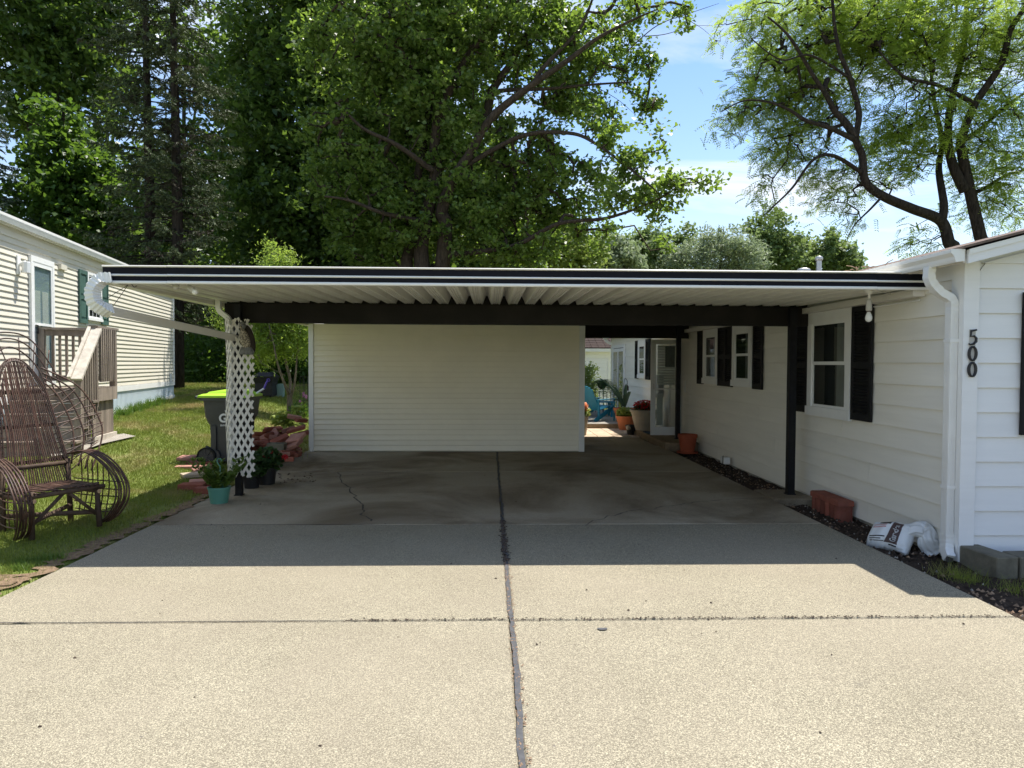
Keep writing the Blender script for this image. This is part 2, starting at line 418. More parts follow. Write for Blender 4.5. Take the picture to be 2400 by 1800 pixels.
pmat('lattice_vinyl', (0.70, 0.665, 0.60), 0.5, 0.05, 5, 0.35, dirt=0.25, dirtc=(0.4, 0.36, 0.28), dscale=5)
pmat('decoy_dark', (0.030, 0.022, 0.017), 0.7, 0.3, 12, 0.25)
pmat('decoy_stump', (0.16, 0.16, 0.155), 0.9, 0.4, 30, 0.2, bmp=0.7, bscale=40)
m, n, l, b = new_mat('decoy_breast')
g = n.new('ShaderNodeNewGeometry').outputs['Position']
l.new(mixc(n, l, ramp(n, l, noise(n, l, g, 75, 3, 0.6), 0.44, 0.56), (0.07, 0.055, 0.04), (0.46, 0.40, 0.30)), b.inputs['Base Color']); b.inputs['Roughness'].default_value = 0.8
pmat('willow', (0.062, 0.030, 0.021), 0.5, 0.45, 22, 0.4, objvar=0.45, dirt=0.55, dirtc=(0.20, 0.135, 0.09), dscale=9)
pmat('willow_log', (0.085, 0.055, 0.038), 0.75, 0.35, 14, 0.25, bmp=0.4, objvar=0.2)
pmat('cut_end', (0.48, 0.32, 0.18), 0.8, 0.15, 20)
pmat('deck_wood', (0.25, 0.205, 0.165), 0.85, 0.3, 9, 0.2, bmp=0.5, bscale=30, objvar=0.22, dirt=0.45, dirtc=(0.13, 0.10, 0.08), dscale=6, stretch=(1, 1, 0.2))
pmat('deck_rail', (0.50, 0.45, 0.375), 0.85, 0.2, 10, 0.2, objvar=0.1, dirt=0.3, dirtc=(0.25, 0.2, 0.15), dscale=8)
pmat('platform_wood', (0.24, 0.18, 0.115), 0.85, 0.25, 8, 0.2, objvar=0.15, bmp=0.3)
pmat('chair_teal', (0.006, 0.155, 0.25), 0.45, 0.08, 5, 0.4)
pmat('iron', (0.012, 0.012, 0.012), 0.5)
pmat('gray_box', (0.34, 0.35, 0.36), 0.5, 0.05, 4, 0.4)
pmat('pedestal', (0.20, 0.30, 0.27), 0.5, 0.06, 4, 0.3)
pmat('purple_grip', (0.10, 0.06, 0.42), 0.45)
pmat('pole_white', (0.70, 0.70, 0.72), 0.4)
pmat('tarp_black', (0.012, 0.012, 0.013), 0.6)
pmat('door_blue', (0.33, 0.40, 0.46), 0.5, 0.04, 3, 0.35)
pmat('door_white', (0.72, 0.72, 0.70), 0.45, 0.03, 3, 0.35)
pmat('blind_white', (0.66, 0.65, 0.60), 0.7, 0.04, 3)
pmat('bulb_white', (0.82, 0.82, 0.80), 0.2, 0.02, 3, 0.6)
pmat('socket_gray', (0.50, 0.49, 0.46), 0.5, 0.08, 6, 0.4)
pmat('curtain_dark', (0.24, 0.24, 0.23), 0.9, 0.2, 6)  # curtain grey lightened to carry the reflection in the panes
pmat('room_dark', (0.03, 0.03, 0.03), 0.9)  # near-black sheet behind the glass, painted as an unlit room
pmat('gray_plaque', (0.42, 0.41, 0.39), 0.6, 0.1, 8)
pmat('mat_blue', (0.05, 0.08, 0.12), 0.9, 0.2, 8)
m, n, l, b = new_mat('glass')
b.inputs['Base Color'].default_value = (1, 1, 1, 1); b.inputs['Roughness'].default_value = 0.015; b.inputs['IOR'].default_value = 1.45
gl = n.new('ShaderNodeBsdfGlossy'); gl.inputs['Roughness'].default_value = 0.01; gl.inputs['Color'].default_value = (1, 1, 1, 1)
tr = n.new('ShaderNodeBsdfTransparent'); tr.inputs['Color'].default_value = (0.82, 0.85, 0.84, 1)
fr = n.new('ShaderNodeFresnel'); fr.inputs['IOR'].default_value = 1.38
ms = n.new('ShaderNodeMixShader'); bf = n.new('ShaderNodeNewGeometry'); iv = n.new('ShaderNodeMath'); iv.operation = 'SUBTRACT'; iv.inputs[0].default_value = 1.0; l.new(bf.outputs['Backfacing'], iv.inputs[1]); fm = n.new('ShaderNodeMath'); fm.operation = 'MULTIPLY'; l.new(fr.outputs[0], fm.inputs[0]); l.new(iv.outputs[0], fm.inputs[1]); l.new(fm.outputs[0], ms.inputs[0]); l.new(tr.outputs[0], ms.inputs[1]); l.new(gl.outputs[0], ms.inputs[2]); l.new(ms.outputs[0], n['Material Output'].inputs[0])
# bark
def bark(name, c1, c2, sc_=6):
    m, n, l, b = new_mat(name)
    g = n.new('ShaderNodeNewGeometry').outputs['Position']
    f = noise(n, l, g, sc_, 6, 0.7, (3.0, 3.0, 0.6), 0.6)
    l.new(mixc(n, l, ramp(n, l, f, 0.35, 0.65), c1, c2), b.inputs['Base Color']); b.inputs['Roughness'].default_value = 0.95; b.inputs['Specular IOR Level'].default_value = 0.15
    bump(n, l, b, f, 0.9, 0.05)
bark('bark_brown', (0.028, 0.021, 0.016), (0.085, 0.065, 0.05))
bark('bark_dark', (0.016, 0.013, 0.011), (0.055, 0.044, 0.036))
bark('bark_gray', (0.05, 0.045, 0.04), (0.11, 0.10, 0.09))
bark('bark_young', (0.12, 0.095, 0.065), (0.24, 0.20, 0.15), 12)
# leaves
leafmat('leaf_gum', (0.085, 0.145, 0.042), (0.15, 0.215, 0.055), 0.50, (0.30, 0.45, 0.04), 0.36, 0.45)
leafmat('leaf_dark', (0.050, 0.100, 0.034), (0.095, 0.150, 0.040), 0.45, (0.21, 0.33, 0.03), 0.4, 0.45)
leafmat('leaf_maple', (0.035, 0.085, 0.018), (0.075, 0.14, 0.026), 0.46, (0.2, 0.34, 0.03))
leafmat('leaf_locust', (0.125, 0.20, 0.036), (0.22, 0.285, 0.055), 0.58, (0.50, 0.66, 0.09))
leafmat('leaf_willow', (0.19, 0.24, 0.14), (0.29, 0.34, 0.21), 0.35, (0.3, 0.38, 0.18), 0.6)
leafmat('leaf_far', (0.10, 0.16, 0.06), (0.16, 0.22, 0.08), 0.42, (0.28, 0.38, 0.10), 0.6)  # paler leaf colour puts distance haze into the far trees
leafmat('leaf_farlight', (0.12, 0.18, 0.05), (0.20, 0.26, 0.075), 0.42, (0.34, 0.42, 0.09), 0.6)
leafmat('leaf_young', (0.14, 0.235, 0.040), (0.24, 0.335, 0.06), 0.52, (0.44, 0.58, 0.08))
leafmat('needle', (0.036, 0.060, 0.026), (0.085, 0.110, 0.040), 0.15, (0.06, 0.08, 0.02), 0.6)
leafmat('needle_blue', (0.045, 0.075, 0.055), (0.09, 0.125, 0.085), 0.15, (0.08, 0.1, 0.05), 0.6)
leafmat('needle_dry', (0.045, 0.036, 0.026), (0.075, 0.06, 0.045), 0.1, (0.06, 0.05, 0.03), 0.8)
leafmat('leaf_pot', (0.07, 0.14, 0.026), (0.14, 0.21, 0.035), 0.35)
leafmat('leaf_geranium', (0.025, 0.065, 0.018), (0.05, 0.10, 0.025), 0.3)
leafmat('leaf_hosta', (0.16, 0.24, 0.04), (0.28, 0.34, 0.08), 0.4)
leafmat('leaf_fern', (0.03, 0.075, 0.02), (0.06, 0.12, 0.03), 0.35)
leafmat('leaf_agave', (0.03, 0.075, 0.05), (0.06, 0.11, 0.07), 0.1)
leafmat('petal_red', (0.42, 0.008, 0.018), (0.55, 0.02, 0.03), 0.25, (0.6, 0.02, 0.03))
leafmat('petal_orange', (0.75, 0.22, 0.08), (0.8, 0.42, 0.25), 0.3, (0.9, 0.4, 0.2))
leafmat('petal_pink', (0.30, 0.11, 0.27), (0.42, 0.2, 0.36), 0.3)
# grass: blades and the sheet below share one dryness map
def grassmat(name, g1, g2, dry1, dry2, blades):
    m, n, l, b = new_mat(name)
    gi = n.new('ShaderNodeNewGeometry'); g = gi.outputs['Position']
    rnd = gi.outputs['Random Per Island'] if blades else noise(n, l, g, 60, 4, 0.7)
    cg = mixc(n, l, rnd, g1, g2); cd = mixc(n, l, rnd, dry1, dry2)
    f = ramp(n, l, noise(n, l, g, 0.6, 6, 0.68, (1, 0.8, 0), 0.4), 0.47, 0.70)
    cc = mixc(n, l, f, cg, cd)
    l.new(cc, b.inputs['Base Color']); b.inputs['Roughness'].default_value = 0.7; b.inputs['Specular IOR Level'].default_value = 0.2
    if blades:
        t = n.new('ShaderNodeBsdfTranslucent'); l.new(cc, t.inputs['Color'])
        ms = n.new('ShaderNodeMixShader'); ms.inputs[0].default_value = 0.35
        l.new(b.outputs[0], ms.inputs[1]); l.new(t.outputs[0], ms.inputs[2]); l.new(ms.outputs[0], n['Material Output'].inputs[0])
grassmat('grass_blade', (0.15, 0.20, 0.032), (0.27, 0.31, 0.065), (0.30, 0.235, 0.10), (0.44, 0.34, 0.18), True)
grassmat('turf', (0.10, 0.135, 0.028), (0.17, 0.21, 0.045), (0.22, 0.165, 0.085), (0.33, 0.25, 0.14), False)

# ================================================================ setting: ground, driveway, beds
def gz(x, y):
    if -3.36 < x < 12 and y < 17.3: return -0.13
    if x >= 3.0: return -0.10
    if x > -3.36: return -0.02
    return lawn_z(x, y) - 0.012
xs = sorted(set([-600,-300,-160,-90,-60,-40,-30,-25,-3.37,-3.355,11.95,12.05,15,20,30,45,70,120,250,600] + [round(-22+0.5*i,2) for i in range(38)] + [-3.2,-2,0,2,4,6,8,10]))
ys = sorted(set([-300,-100,-40,-20,-10,-5,-2,0,2,17.28,17.32,48,55,65,80,110,160,300,600,1200] + [round(3+0.6*i,2) for i in range(73)]))
gm = MB()
gm.v = [(x, y, gz(x, y)) for y in ys for x in xs]
nx = len(xs)
gm.f = [(j*nx+i, j*nx+i+1, (j+1)*nx+i+1, (j+1)*nx+i) for j in range(len(ys)-1) for i in range(nx-1)]
ground = gm.build('ground', 'turf', smooth=True, kind='structure')

drive = thing('driveway', 'two-bay concrete driveway with tar-filled joints running under the carport', 'driveway', (0, 5, 0), kind='structure')
JX = 0.135
def slab(x0, x1, y0, y1, m, z=0.0):
    x0 += .006; x1 -= .006; y0 += .006; y1 -= .006
    b = MB(); e = .012
    b.v = [(x0+e,y0+e,z),(x1-e,y0+e,z),(x1-e,y1-e,z),(x0+e,y1-e,z),(x0,y0,z-e),(x1,y0,z-e),(x1,y1,z-e),(x0,y1,z-e),(x0,y0,z-.14),(x1,y0,z-.14),(x1,y1,z-.14),(x0,y1,z-.14)]
    b.f = [(0,1,2,3),(4,5,1,0),(5,6,2,1),(6,7,3,2),(7,4,0,3),(8,9,5,4),(9,10,6,5),(10,11,7,6),(11,8,4,7)]
    return b.build('slab', m, drive)
DL, DR = -3.335, 3.385
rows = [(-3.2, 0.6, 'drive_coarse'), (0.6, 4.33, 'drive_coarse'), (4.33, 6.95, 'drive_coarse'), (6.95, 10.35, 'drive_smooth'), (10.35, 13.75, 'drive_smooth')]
for y0, y1, m in rows:
    slab(DL, JX - .002, y0, y1, m); slab(JX + .002, DR, y0, y1, m, -0.003)
slab(1.75, 2.55, 13.75, 15.38, 'drive_smooth', -0.002); slab(2.55, 3.30, 13.75, 15.38, 'drive_smooth', -0.006)
slab(3.395, 3.93, 8.22, 8.86, 'drive_smooth', 0.002)
# tar in the middle joint, uneven
rng = np.random.default_rng(3)
def ribbon(name, pts, wid, m, parent, z, jit=0.3, seed=0):
    r = np.random.default_rng(seed); b = MB(); P = [Vector(p) for p in pts]; out = []
    for i in range(len(P)-1):
        nseg = max(2, int((P[i+1]-P[i]).length/0.05))
        for k in range(nseg): out.append(P[i].lerp(P[i+1], k/nseg))
    out.append(P[-1])
    for i, p in enumerate(out):
        t = (out[min(i+1, len(out)-1)] - out[max(i-1, 0)]).normalized(); s = Vector((-t.y, t.x, 0))
        w1 = wid*(1 + jit*r.normal())*0.5; w2 = wid*(1 + jit*r.normal())*0.5
        b.v += [(p.x - s.x*w1, p.y - s.y*w1, z), (p.x + s.x*w2, p.y + s.y*w2, z)]
    for i in range(len(out)-1): b.f.append((2*i, 2*i+1, 2*i+3, 2*i+2))
    return b.build(name, m, parent)
def wob(a, b, n, amp, seed):
    r = np.random.default_rng(seed); A = Vector(a); B = Vector(b); d = (B-A).normalized(); s = Vector((-d.y, d.x, 0)); o = 0; pts = [A]
    for i in range(1, n):
        o = 0.7*o + r.normal()*amp; pts.append(A.lerp(B, i/n) + s*o)
    return pts + [B]
ribbon('joint_tar', wob((JX+.012, -1, 0), (JX+.002, 5.6, 0), 60, .004, 1), .029, 'tar', drive, .0035, .16, 1)
ribbon('joint_tar', wob((JX, 5.6, 0), (JX-.005, 7.2, 0), 30, .007, 2), .030, 'tar', drive, .0035, .5, 2)
ribbon('joint_tar', wob((JX, 7.2, 0), (JX, 12.68, 0), 60, .006, 3), .026, 'tar', drive, .0035, .35, 3)
ribbon('joint_tar', wob((DL+.05, 4.335, 0), (-1.0, 4.33, 0), 20, .003, 4), .011, 'crack', drive, .003, .4, 4)
ribbon('joint_tar', wob((-2.9, 6.95, 0), (-1.25, 6.95, 0), 20, .002, 5), .014, 'crack', drive, .003, .3, 5)
def crack(px, seed, w=.010):
    P = [at(u, v, Z=0) for u, v in px]; pts = []
    for i in range(len(P)-1): pts += wob(P[i], P[i+1], 10, .014, seed + i)[:-1]
    ribbon('crack', pts + [P[-1]], w, 'crack', drive, .004, .5, seed)
crack([(792,1108),(800,1130),(830,1160),(850,1195),(870,1222)], 11, .013)
crack([(1372,1232),(1420,1212),(1500,1195),(1560,1187),(1640,1176),(1795,1167)], 12, .010)
crack([(1345,1076),(1430,1082)], 13, .006)
crack([(1420,1105),(1465,1092)], 14, .007)
# stamped grit and leaf litter in the joints, and crumbs on the slabs
def chips(name, pts, size, m, label=None, cat=None, parent=None, seed=0, flat=0.35):
    r = np.random.default_rng(seed); b = MB()
    for p in pts:
        s = size*(0.5 + r.random()); a = r.random()*6.28; k = 5
        top = []; base = []
        for j in range(k):
            rr = s*(0.6 + 0.6*r.random()); t = a + 6.28*j/k
            base.append((p[0] + rr*math.cos(t), p[1] + rr*math.sin(t), p[2])); 
        apex = (p[0] + s*.2*r.normal(), p[1] + s*.2*r.normal(), p[2] + s*flat*2)
        n0 = len(b.v); b.v += base + [apex]
        b.f += [(n0+j, n0+(j+1) % k, n0+k) for j in range(k)]
    o = b.build(name, m, parent, kind='stuff')
    return tag(o, label, cat)
P = [(JX + .008 + rng.normal()*.007 + (.016 if rng.random() < .5 else -.016), 1.5 + rng.random()*4.2, .004) for _ in range(560)]
chips('joint_litter', P, .0045, 'mulch_tan', 'brown leaf grit gathered along the tarred middle joint', 'litter', seed=2)
P = [(-.9 + rng.random()*4.2, 4.335 + rng.normal()*.012, .003) for _ in range(500)]
chips('joint_litter', P, .006, 'mulch_dark', 'brown grit lying in the cross joint of the driveway', 'litter', seed=3)
P = [(JX + rng.normal()*.016, 5.6 + rng.random()*1.5, .004) for _ in range(240)]
chips('joint_moss', P, .009, 'mulch_dark', 'dark crumbled moss along the shaded part of the middle joint', 'litter', seed=4)
P = [(-3 + rng.random()*6, 2.0 + rng.random()*9.5, .001) for _ in range(75)]
chips('driveway_crumbs', P, .008, 'mulch_dark', 'scattered dark crumbs and twigs on the driveway slabs', 'litter', seed=5)
P = [(at(u, v, Z=0).x, at(u, v, Z=0).y, .001) for u, v in [(650 + rng.random()*90, 1108 + rng.random()*25) for _ in range(60)]]
chips('driveway_crumbs', P, .012, 'mulch_dark', 'crumbs of dark potting soil beside the black flowerpots', 'litter', seed=6)

ribbon('soil_margin', wob((-3.41, 2.5, 0), (-3.43, 8.6, 0), 40, .02, 9), .15, 'dry_soil', None, .006, .45, 9)['kind'] = 'structure'
ribbon('bare_patch', wob((-3.62, 4.4, 0), (-3.58, 5.3, 0), 10, .03, 19), .30, 'dry_soil', None, .014, .35, 19)['kind'] = 'structure'
pq = at(1412, 1475, Z=0); b = MB(); b.v = [(pq.x + (.030 + .006*math.sin(3*t))*math.cos(t), pq.y + (.022 + .005*math.cos(2*t))*math.sin(t), .004) for t in [2*math.pi*j/20 for j in range(20)]]; b.f = [tuple(range(20))]; b.build('patch', 'tar', drive)
# bed along the house
bed = MB(); bx = [3.39 + .12*i for i in range(6)] + [4.05, 4.4, 5, 6, 8, 12]; by = [0 + .22*i for i in range(70)]
r = np.random.default_rng(5)
for y in by:
    for x in bx:
        bed.v.append((x, y, -.088 + .018*r.normal() if x < 4.05 else -.085))
for j in range(len(by)-1):
    for i in range(len(bx)-1): bed.f.append((j*12+i, j*12+i+1, (j+1)*12+i+1, (j+1)*12+i))
bed.build('flower_bed', 'soil', smooth=True, kind='structure')
P = []
for _ in range(2600):
    y = 3.2 + rng.random()**1.3*10; x = 3.42 + rng.random()*.56 if y > 5.9 else 3.42 + rng.random()*2.2
    P.append((x, y, -.088 + .02*rng.random()))
chips('mulch', P[:1700], .016, 'mulch_dark', 'dark rotted mulch in the bed along the house', 'mulch', seed=7, flat=.5)
chips('mulch_chips', P[1700:2200] + [(3.45 + rng.random()*1.6, 3.4 + rng.random()*1.7, -.075) for _ in range(900)], .014, 'mulch_tan', 'pale brown mulch chips in the bed by the driveway corner', 'mulch', seed=8, flat=.5)
chips('pebbles', P[2200:] , .010, 'pebble', 'small pale pebbles scattered in the bed beside the house', 'pebbles', seed=9, flat=.6)

# ================================================================ the white house, number 500
HX, HY0, HY1 = 4.0, 5.79, 23.0
house = thing('house', 'white single-storey house with black shutters along the right side of the driveway', 'house', (HX, HY0, -.1))
EZ = 2.50
def hb(name, m, x0, x1, y0, y1, z0, z1, parent=house):
    return MB().box(x0, x1, y0, y1, z0, z1).build(name, m, parent)
hb('wall_core', 'white_siding', HX+.006, 11.3, HY0+.01, HY1-.01, -.03, EZ)
hb('foundation', 'foundation', HX+.012, 11.28, HY0+.02, HY1-.02, -.16, -.031)
EXPO = .209
rb = random.Random(4)
for k in range(12):                                       # side wall, lapped boards with staggered joints
    z0 = -.045 + k*EXPO; z1 = min(z0 + EXPO + .012, EZ); y = HY0 + .012; first = True
    while y < HY1 - .02:
        ln = (1.1 + rb.random()*1.3) if first else 2.44 + rb.choice((0, -1.22, 0, 0)); first = False
        y2 = min(y + ln, HY1 - .012)
        if HY1 - y2 < .5: y2 = HY1 - .012
        tilt = rb.random()*.003
        b = MB(); g_ = rb.choice((.0006, .001, .004))
        b.extrude([(HX+.004, y+g_, z0), (HX-.025-tilt, y+g_, z0), (HX-.0225-tilt, y+g_, z0+.007), (HX-.004, y+g_, z1), (HX+.004, y+g_, z1)], (0, y2-y-2*g_, 0))
        b.build('siding_board', 'white_siding', house); y = y2
for k in range(17):                                       # gable end facing the street
    z0 = -.045 + k*EXPO; z1 = z0 + EXPO + .012; xe = 11.3
    xl = lambda z: HX + .004 + max(0, (z - 2.43))/0.262
    b = MB(); yf = HY0; xa, xb = xl(z0), xl(z1)
    b.v = [(xa, yf+.004, z0), (xe, yf+.004, z0), (xe, yf+.004, z1), (xb, yf+.004, z1), (xa, yf-.024, z0), (xe, yf-.024, z0), (xe, yf-.004, z1), (xb, yf-.004, z1)]
    b.f = [(0,1,2,3), (4,7,6,5), (0,4,5,1), (1,5,6,2), (2,6,7,3), (3,7,4,0)]
    b.build('siding_board', 'white_gable', house)
# corner boards
hb('corner_board', 'white_trim', HX-.040, HX-.027, HY0-.034, HY0+.115, -.055, 2.46)
hb('corner_board', 'white_gable', HX-.040, HX+.090, HY0-.047, HY0-.035, -.055, 2.47)
hb('frieze_board', 'white_trim', HX-.038, HX-.0285, HY0+.116, 8.4, 2.34, 2.46)
# roof: sheet, soffit, fascia, rake, gutter
PITCHR = .262; RX0 = 3.80; RY0 = 5.50
MB().extrude([(HX+.01, HY0+.007, 2.40), (11.3, HY0+.007, 2.40), (7.65, HY0+.007, 3.50), (HX+.01, HY0+.007, 2.545)], (0, .01, 0)).build('gable_sheet', 'white_gable', house)
roof = MB()
rz = lambda x: 2.565 + (x - RX0)*PITCHR
roof.extrude([(RX0-.03, RY0-.03, rz(RX0-.03)), (7.65, RY0-.03, rz(7.65)), (11.5, RY0-.03, rz(RX0-.03)), (11.5, RY0-.03, rz(RX0-.03)-.02), (7.65, RY0-.03, rz(7.65)-.03), (RX0-.03, RY0-.03, rz(RX0-.03)-.02)], (0, HY1 + .3 - RY0, 0))
ro = roof.build('roof', 'roof_shingle', house)
hb('soffit', 'white_trim', RX0+.005, HX-.041, HY0-.25, HY1, 2.468, 2.478)
hb('fascia', 'spout_metal', RX0-.004, RX0+.018, RY0+.03, HY1, 2.43, rz(RX0)-.028)
b = MB().extrude([(RX0+.02, RY0, 2.42), (7.65, RY0, rz(7.65)-.16), (7.65, RY0, rz(7.65)-.035), (RX0+.02, RY0, rz(RX0)-.035)], (0, .025, 0)); b.build('rake_board', 'white_gable', house)
b = MB().extrude([(RX0+.02, RY0-.012, rz(RX0)-.075), (7.65, RY0-.012, rz(7.65)-.075), (7.65, RY0-.012, rz(7.65)-.033), (RX0+.02, RY0-.012, rz(RX0)-.033)], (0, .011, 0)); b.build('drip_edge', 'white_trim', house)
b = MB().extrude([(RX0+.02, RY0+.026, 2.445), (7.65, RY0+.026, rz(7.65)-.13), (7.65, RY0+.026, rz(7.65)-.12), (RX0+.02, RY0+.026, 2.455)], (0, .22, 0)); b.build('rake_soffit', 'white_trim', house)
# K-style gutter
gp = [(-.006,0,2.535),(-.006,0,2.44),(-.075,0,2.43),(-.085,0,2.45),(-.09,0,2.475),(-.118,0,2.505),(-.118,0,2.535),(-.105,0,2.535),(-.105,0,2.51),(-.075,0,2.48),(-.07,0,2.445),(-.02,0,2.45),(-.014,0,2.535)]
b = MB().extrude([(RX0 + x, RY0 + .01, z) for x, y, z in gp], (0, HY1 - RY0 - .02, 0)); gut = b.build('gutter', 'white_metal', house)
b = MB().extrude([(RX0 + x, RY0 + .006, z) for x, y, z in gp[:7]], (0, .003, 0)); b.build('end_cap', 'white_trim', gut)
# downspout with crimped elbows
dsx, dsy = HX-.075, HY0+.055
def ribbed(name, pts, w, h, side, amp, m, parent, n=26):
    P = [Vector(p) for p in pts]
    # catmull through pts
    Q = []
    for i in range(len(P)-1):
        p0 = P[max(i-1,0)]; p1 = P[i]; p2 = P[i+1]; p3 = P[min(i+2,len(P)-1)]
        for k in range(n):
            t = k/n
            Q.append(0.5*((2*p1) + (-p0+p2)*t + (2*p0-5*p1+4*p2-p3)*t*t + (-p0+3*p1-3*p2+p3)*t**3))
    Q.append(P[-1])
    ws = [w*(1 + (amp if (i//2) % 2 else 0)) for i in range(len(Q))]; hs = [h*(1 + (amp if (i//2) % 2 else 0)) for i in range(len(Q))]
    b = MB().rtube(Q, ws, hs, side); return b.build(name, m, parent)
d_el = ribbed('downspout_elbow', [(RX0-.06, dsy+.02, 2.44), (RX0-.06, dsy+.02, 2.33), (RX0+.02, dsy+.015, 2.23), (dsx-.01, dsy, 2.16), (dsx, dsy, 2.06)], .075, .062, (0, 1, 0), .06, 'white_metal', house, 8)
b = MB()
for s in range(1): b.box(dsx-.032, dsx+.032, dsy-.04, dsy+.04, .16, 2.06)
ds = b.build('downspout', 'white_metal', house)
b = MB()
for yy in (-.03, -.012, .006, .024): b.box(dsx-.0355, dsx-.0325, dsy+yy, dsy+yy+.007, .16, 2.05)
for xx in (-.022, -.004, .014): b.box(dsx+xx, dsx+xx+.007, dsy-.0435, dsy-.0405, .16, 2.05)
b.build('rib', 'white_metal', ds)
for z in (1.80, .55): MB().box(dsx-.038, dsx+.040, dsy-.046, dsy+.046, z, z+.028).build('strap', 'white_trim', ds)
ribbed('downspout_elbow', [(dsx, dsy, .17), (dsx, dsy-.002, .09), (dsx-.015, dsy-.03, .02), (dsx-.03, dsy-.085, -.03)], .068, .08, (1, 0, 0), .05, 'white_metal', house, 7)
MB().obox((dsx-.031, dsy-.09, -.032), (.055, .012, .055)).build('outlet', 'crack', house)

# generic double-hung window on a wall: O = lower corner on the wall, a = along the wall, o = outwards
Z3 = Vector((0, 0, 1))
def wb(mb, O, a, o, a0, a1, o0, o1, z0, z1):
    M = Matrix((a, o, Z3)).transposed()
    if M.determinant() < 0: M = Matrix((-a, o, Z3)).transposed()
    return mb.obox(O + a*((a0+a1)/2) + o*((o0+o1)/2) + Z3*((z0+z1)/2), (abs(a1-a0), abs(o1-o0), abs(z1-z0)), M)
def dh_window(parent, O, a, o, W, H, cas=.10, head=.12, sillh=.10, base=.029, grid=None, curtain=True, trim='white_trim', sash='white_trim', back='room_dark'):
    O = Vector(O); a = Vector(a).normalized(); o = Vector(o).normalized()
    win = MB(); b0 = base
    wb(win, O, a, o, 0, cas, b0, b0+.03, sillh, H); wb(win, O, a, o, W-cas, W, b0, b0+.03, sillh, H)
    wb(win, O, a, o, cas, W-cas, b0, b0+.03, H-head, H)
    w = win.build('window', trim, parent)
    wb(MB(), O, a, o, -.02, W+.02, b0, b0+.042, 0, sillh).build('sill', trim, w)
    wb(MB(), O, a, o, cas, W-cas, b0-.004, b0-.001, sillh, H-head).build('window_back', back, w)
    x0, x1 = cas, W-cas; zb, zt = sillh, H-head; zm = (zb+zt)/2 + .02; fr_ = .032
    for k, (za, zc_, oo) in enumerate(((zm-.012, zt, .010), (zb, zm+.012, .002))):
        s = MB(); o0 = b0+oo+.002; o1 = o0+.010
        wb(s, O, a, o, x0, x0+fr_, o0, o1, za, zc_); wb(s, O, a, o, x1-fr_, x1, o0, o1, za, zc_)
        wb(s, O, a, o, x0+fr_, x1-fr_, o0, o1, za, za+fr_); wb(s, O, a, o, x0+fr_, x1-fr_, o0, o1, zc_-fr_, zc_)
        so = s.build('sash', sash, w)
        wb(MB(), O, a, o, x0+fr_-.002, x1-fr_+.002, o0+.003, o0+.006, za+fr_-.002, zc_-fr_+.002).build('pane', 'glass', w)
        if grid:
            gm_ = MB(); nx_, nz_ = grid
            for i in range(1, nx_): xx = x0+fr_ + (x1-x0-2*fr_)*i/nx_; wb(gm_, O, a, o, xx-.006, xx+.006, o0+.006, o0+.011, za+fr_, zc_-fr_)
            for i in range(1, nz_): z_ = za+fr_ + (zc_-za-2*fr_)*i/nz_; wb(gm_, O, a, o, x0+fr_, x1-fr_, o0+.0062, o0+.0112, z_-.006, z_+.006)
            gm_.build('muntin', sash, w)
    if curtain:
        wb(MB(), O, a, o, x0+fr_, x0+fr_+(x1-x0)*.25, b0-.0005, b0+.0015, zb+fr_, zt-fr_).build('curtain', 'curtain_dark', w)
    return w
def shutter(parent, O, a, o, W, H, m='shutter_black', base=.029, louv=True):
    O = Vector(O); a = Vector(a).normalized(); o = Vector(o).normalized(); st = .05
    s = MB()
    wb(s, O, a, o, 0, st, base, base+.028, 0, H); wb(s, O, a, o, W-st, W, base, base+.028, 0, H)
    for z0, z1 in ((0, .08), (H*.45, H*.45+.07), (H-.07, H)): wb(s, O, a, o, st, W-st, base, base+.028, z0, z1)
    so = s.build('shutter', m, parent)
    lv = MB(); M = Matrix((a, o, Z3)).transposed()
    if louv:
        for za, zb in ((.08, H*.45), (H*.45+.07, H-.07)):
            z = za + .018
            while z < zb - .01:
                lv.obox(O + a*(W/2) + o*(base+.014) + Z3*z, (W-2*st, .022, .006), M @ Matrix.Rotation(R(-38), 3, 'X')); z += .034
        lv.build('louvres', m, so)
        wb(MB(), O, a, o, st, W-st, base-.003, base+.002, .08, H-.07).build('back_sheet', m, so)
    else:
        for za, zb in ((.08, H*.45), (H*.45+.07, H-.07)): wb(lv, O, a, o, st+.03, W-st-.03, base+.008, base+.02, za+.04, zb-.04)
        lv.build('raised_panel', m, so); wb(MB(), O, a, o, st, W-st, base-.003, base+.008, .08, H-.07).build('back_sheet', m, so)
    return so
AY = Vector((0, 1, 0)); OXm = Vector((-1, 0, 0))
dh_window(house, (HX, 7.55, .99), AY, OXm, 1.03, 1.27, .11, .15, .11)
shutter(house, (HX, 7.13, 1.01), AY, OXm, .40, 1.24); shutter(house, (HX, 8.60, 1.01), AY, OXm, .40, 1.24)
dh_window(house, (HX, 10.46, 1.26), AY, OXm, .84, 1.0, .12, .14, .10); dh_window(house, (HX, 12.04, 1.26), AY, OXm, .82, 1.0, .12, .14, .10)
for y in (10.05, 11.31, 11.67, 12.87): shutter(house, (HX, y, 1.24), AY, OXm, .36, 1.02)
dh_window(house, (HX, 17.72, 1.24), AY, OXm, .85, 1.0, .10, .14, .10)
for y in (17.2, 18.58): shutter(house, (HX, y, 1.22), AY, OXm, .46 if y < 18 else .38, 1.02)
AXp = Vector((1, 0, 0)); OYm = Vector((0, -1, 0))
gxs = at(2394, 1000, Y=HY0-.055).x
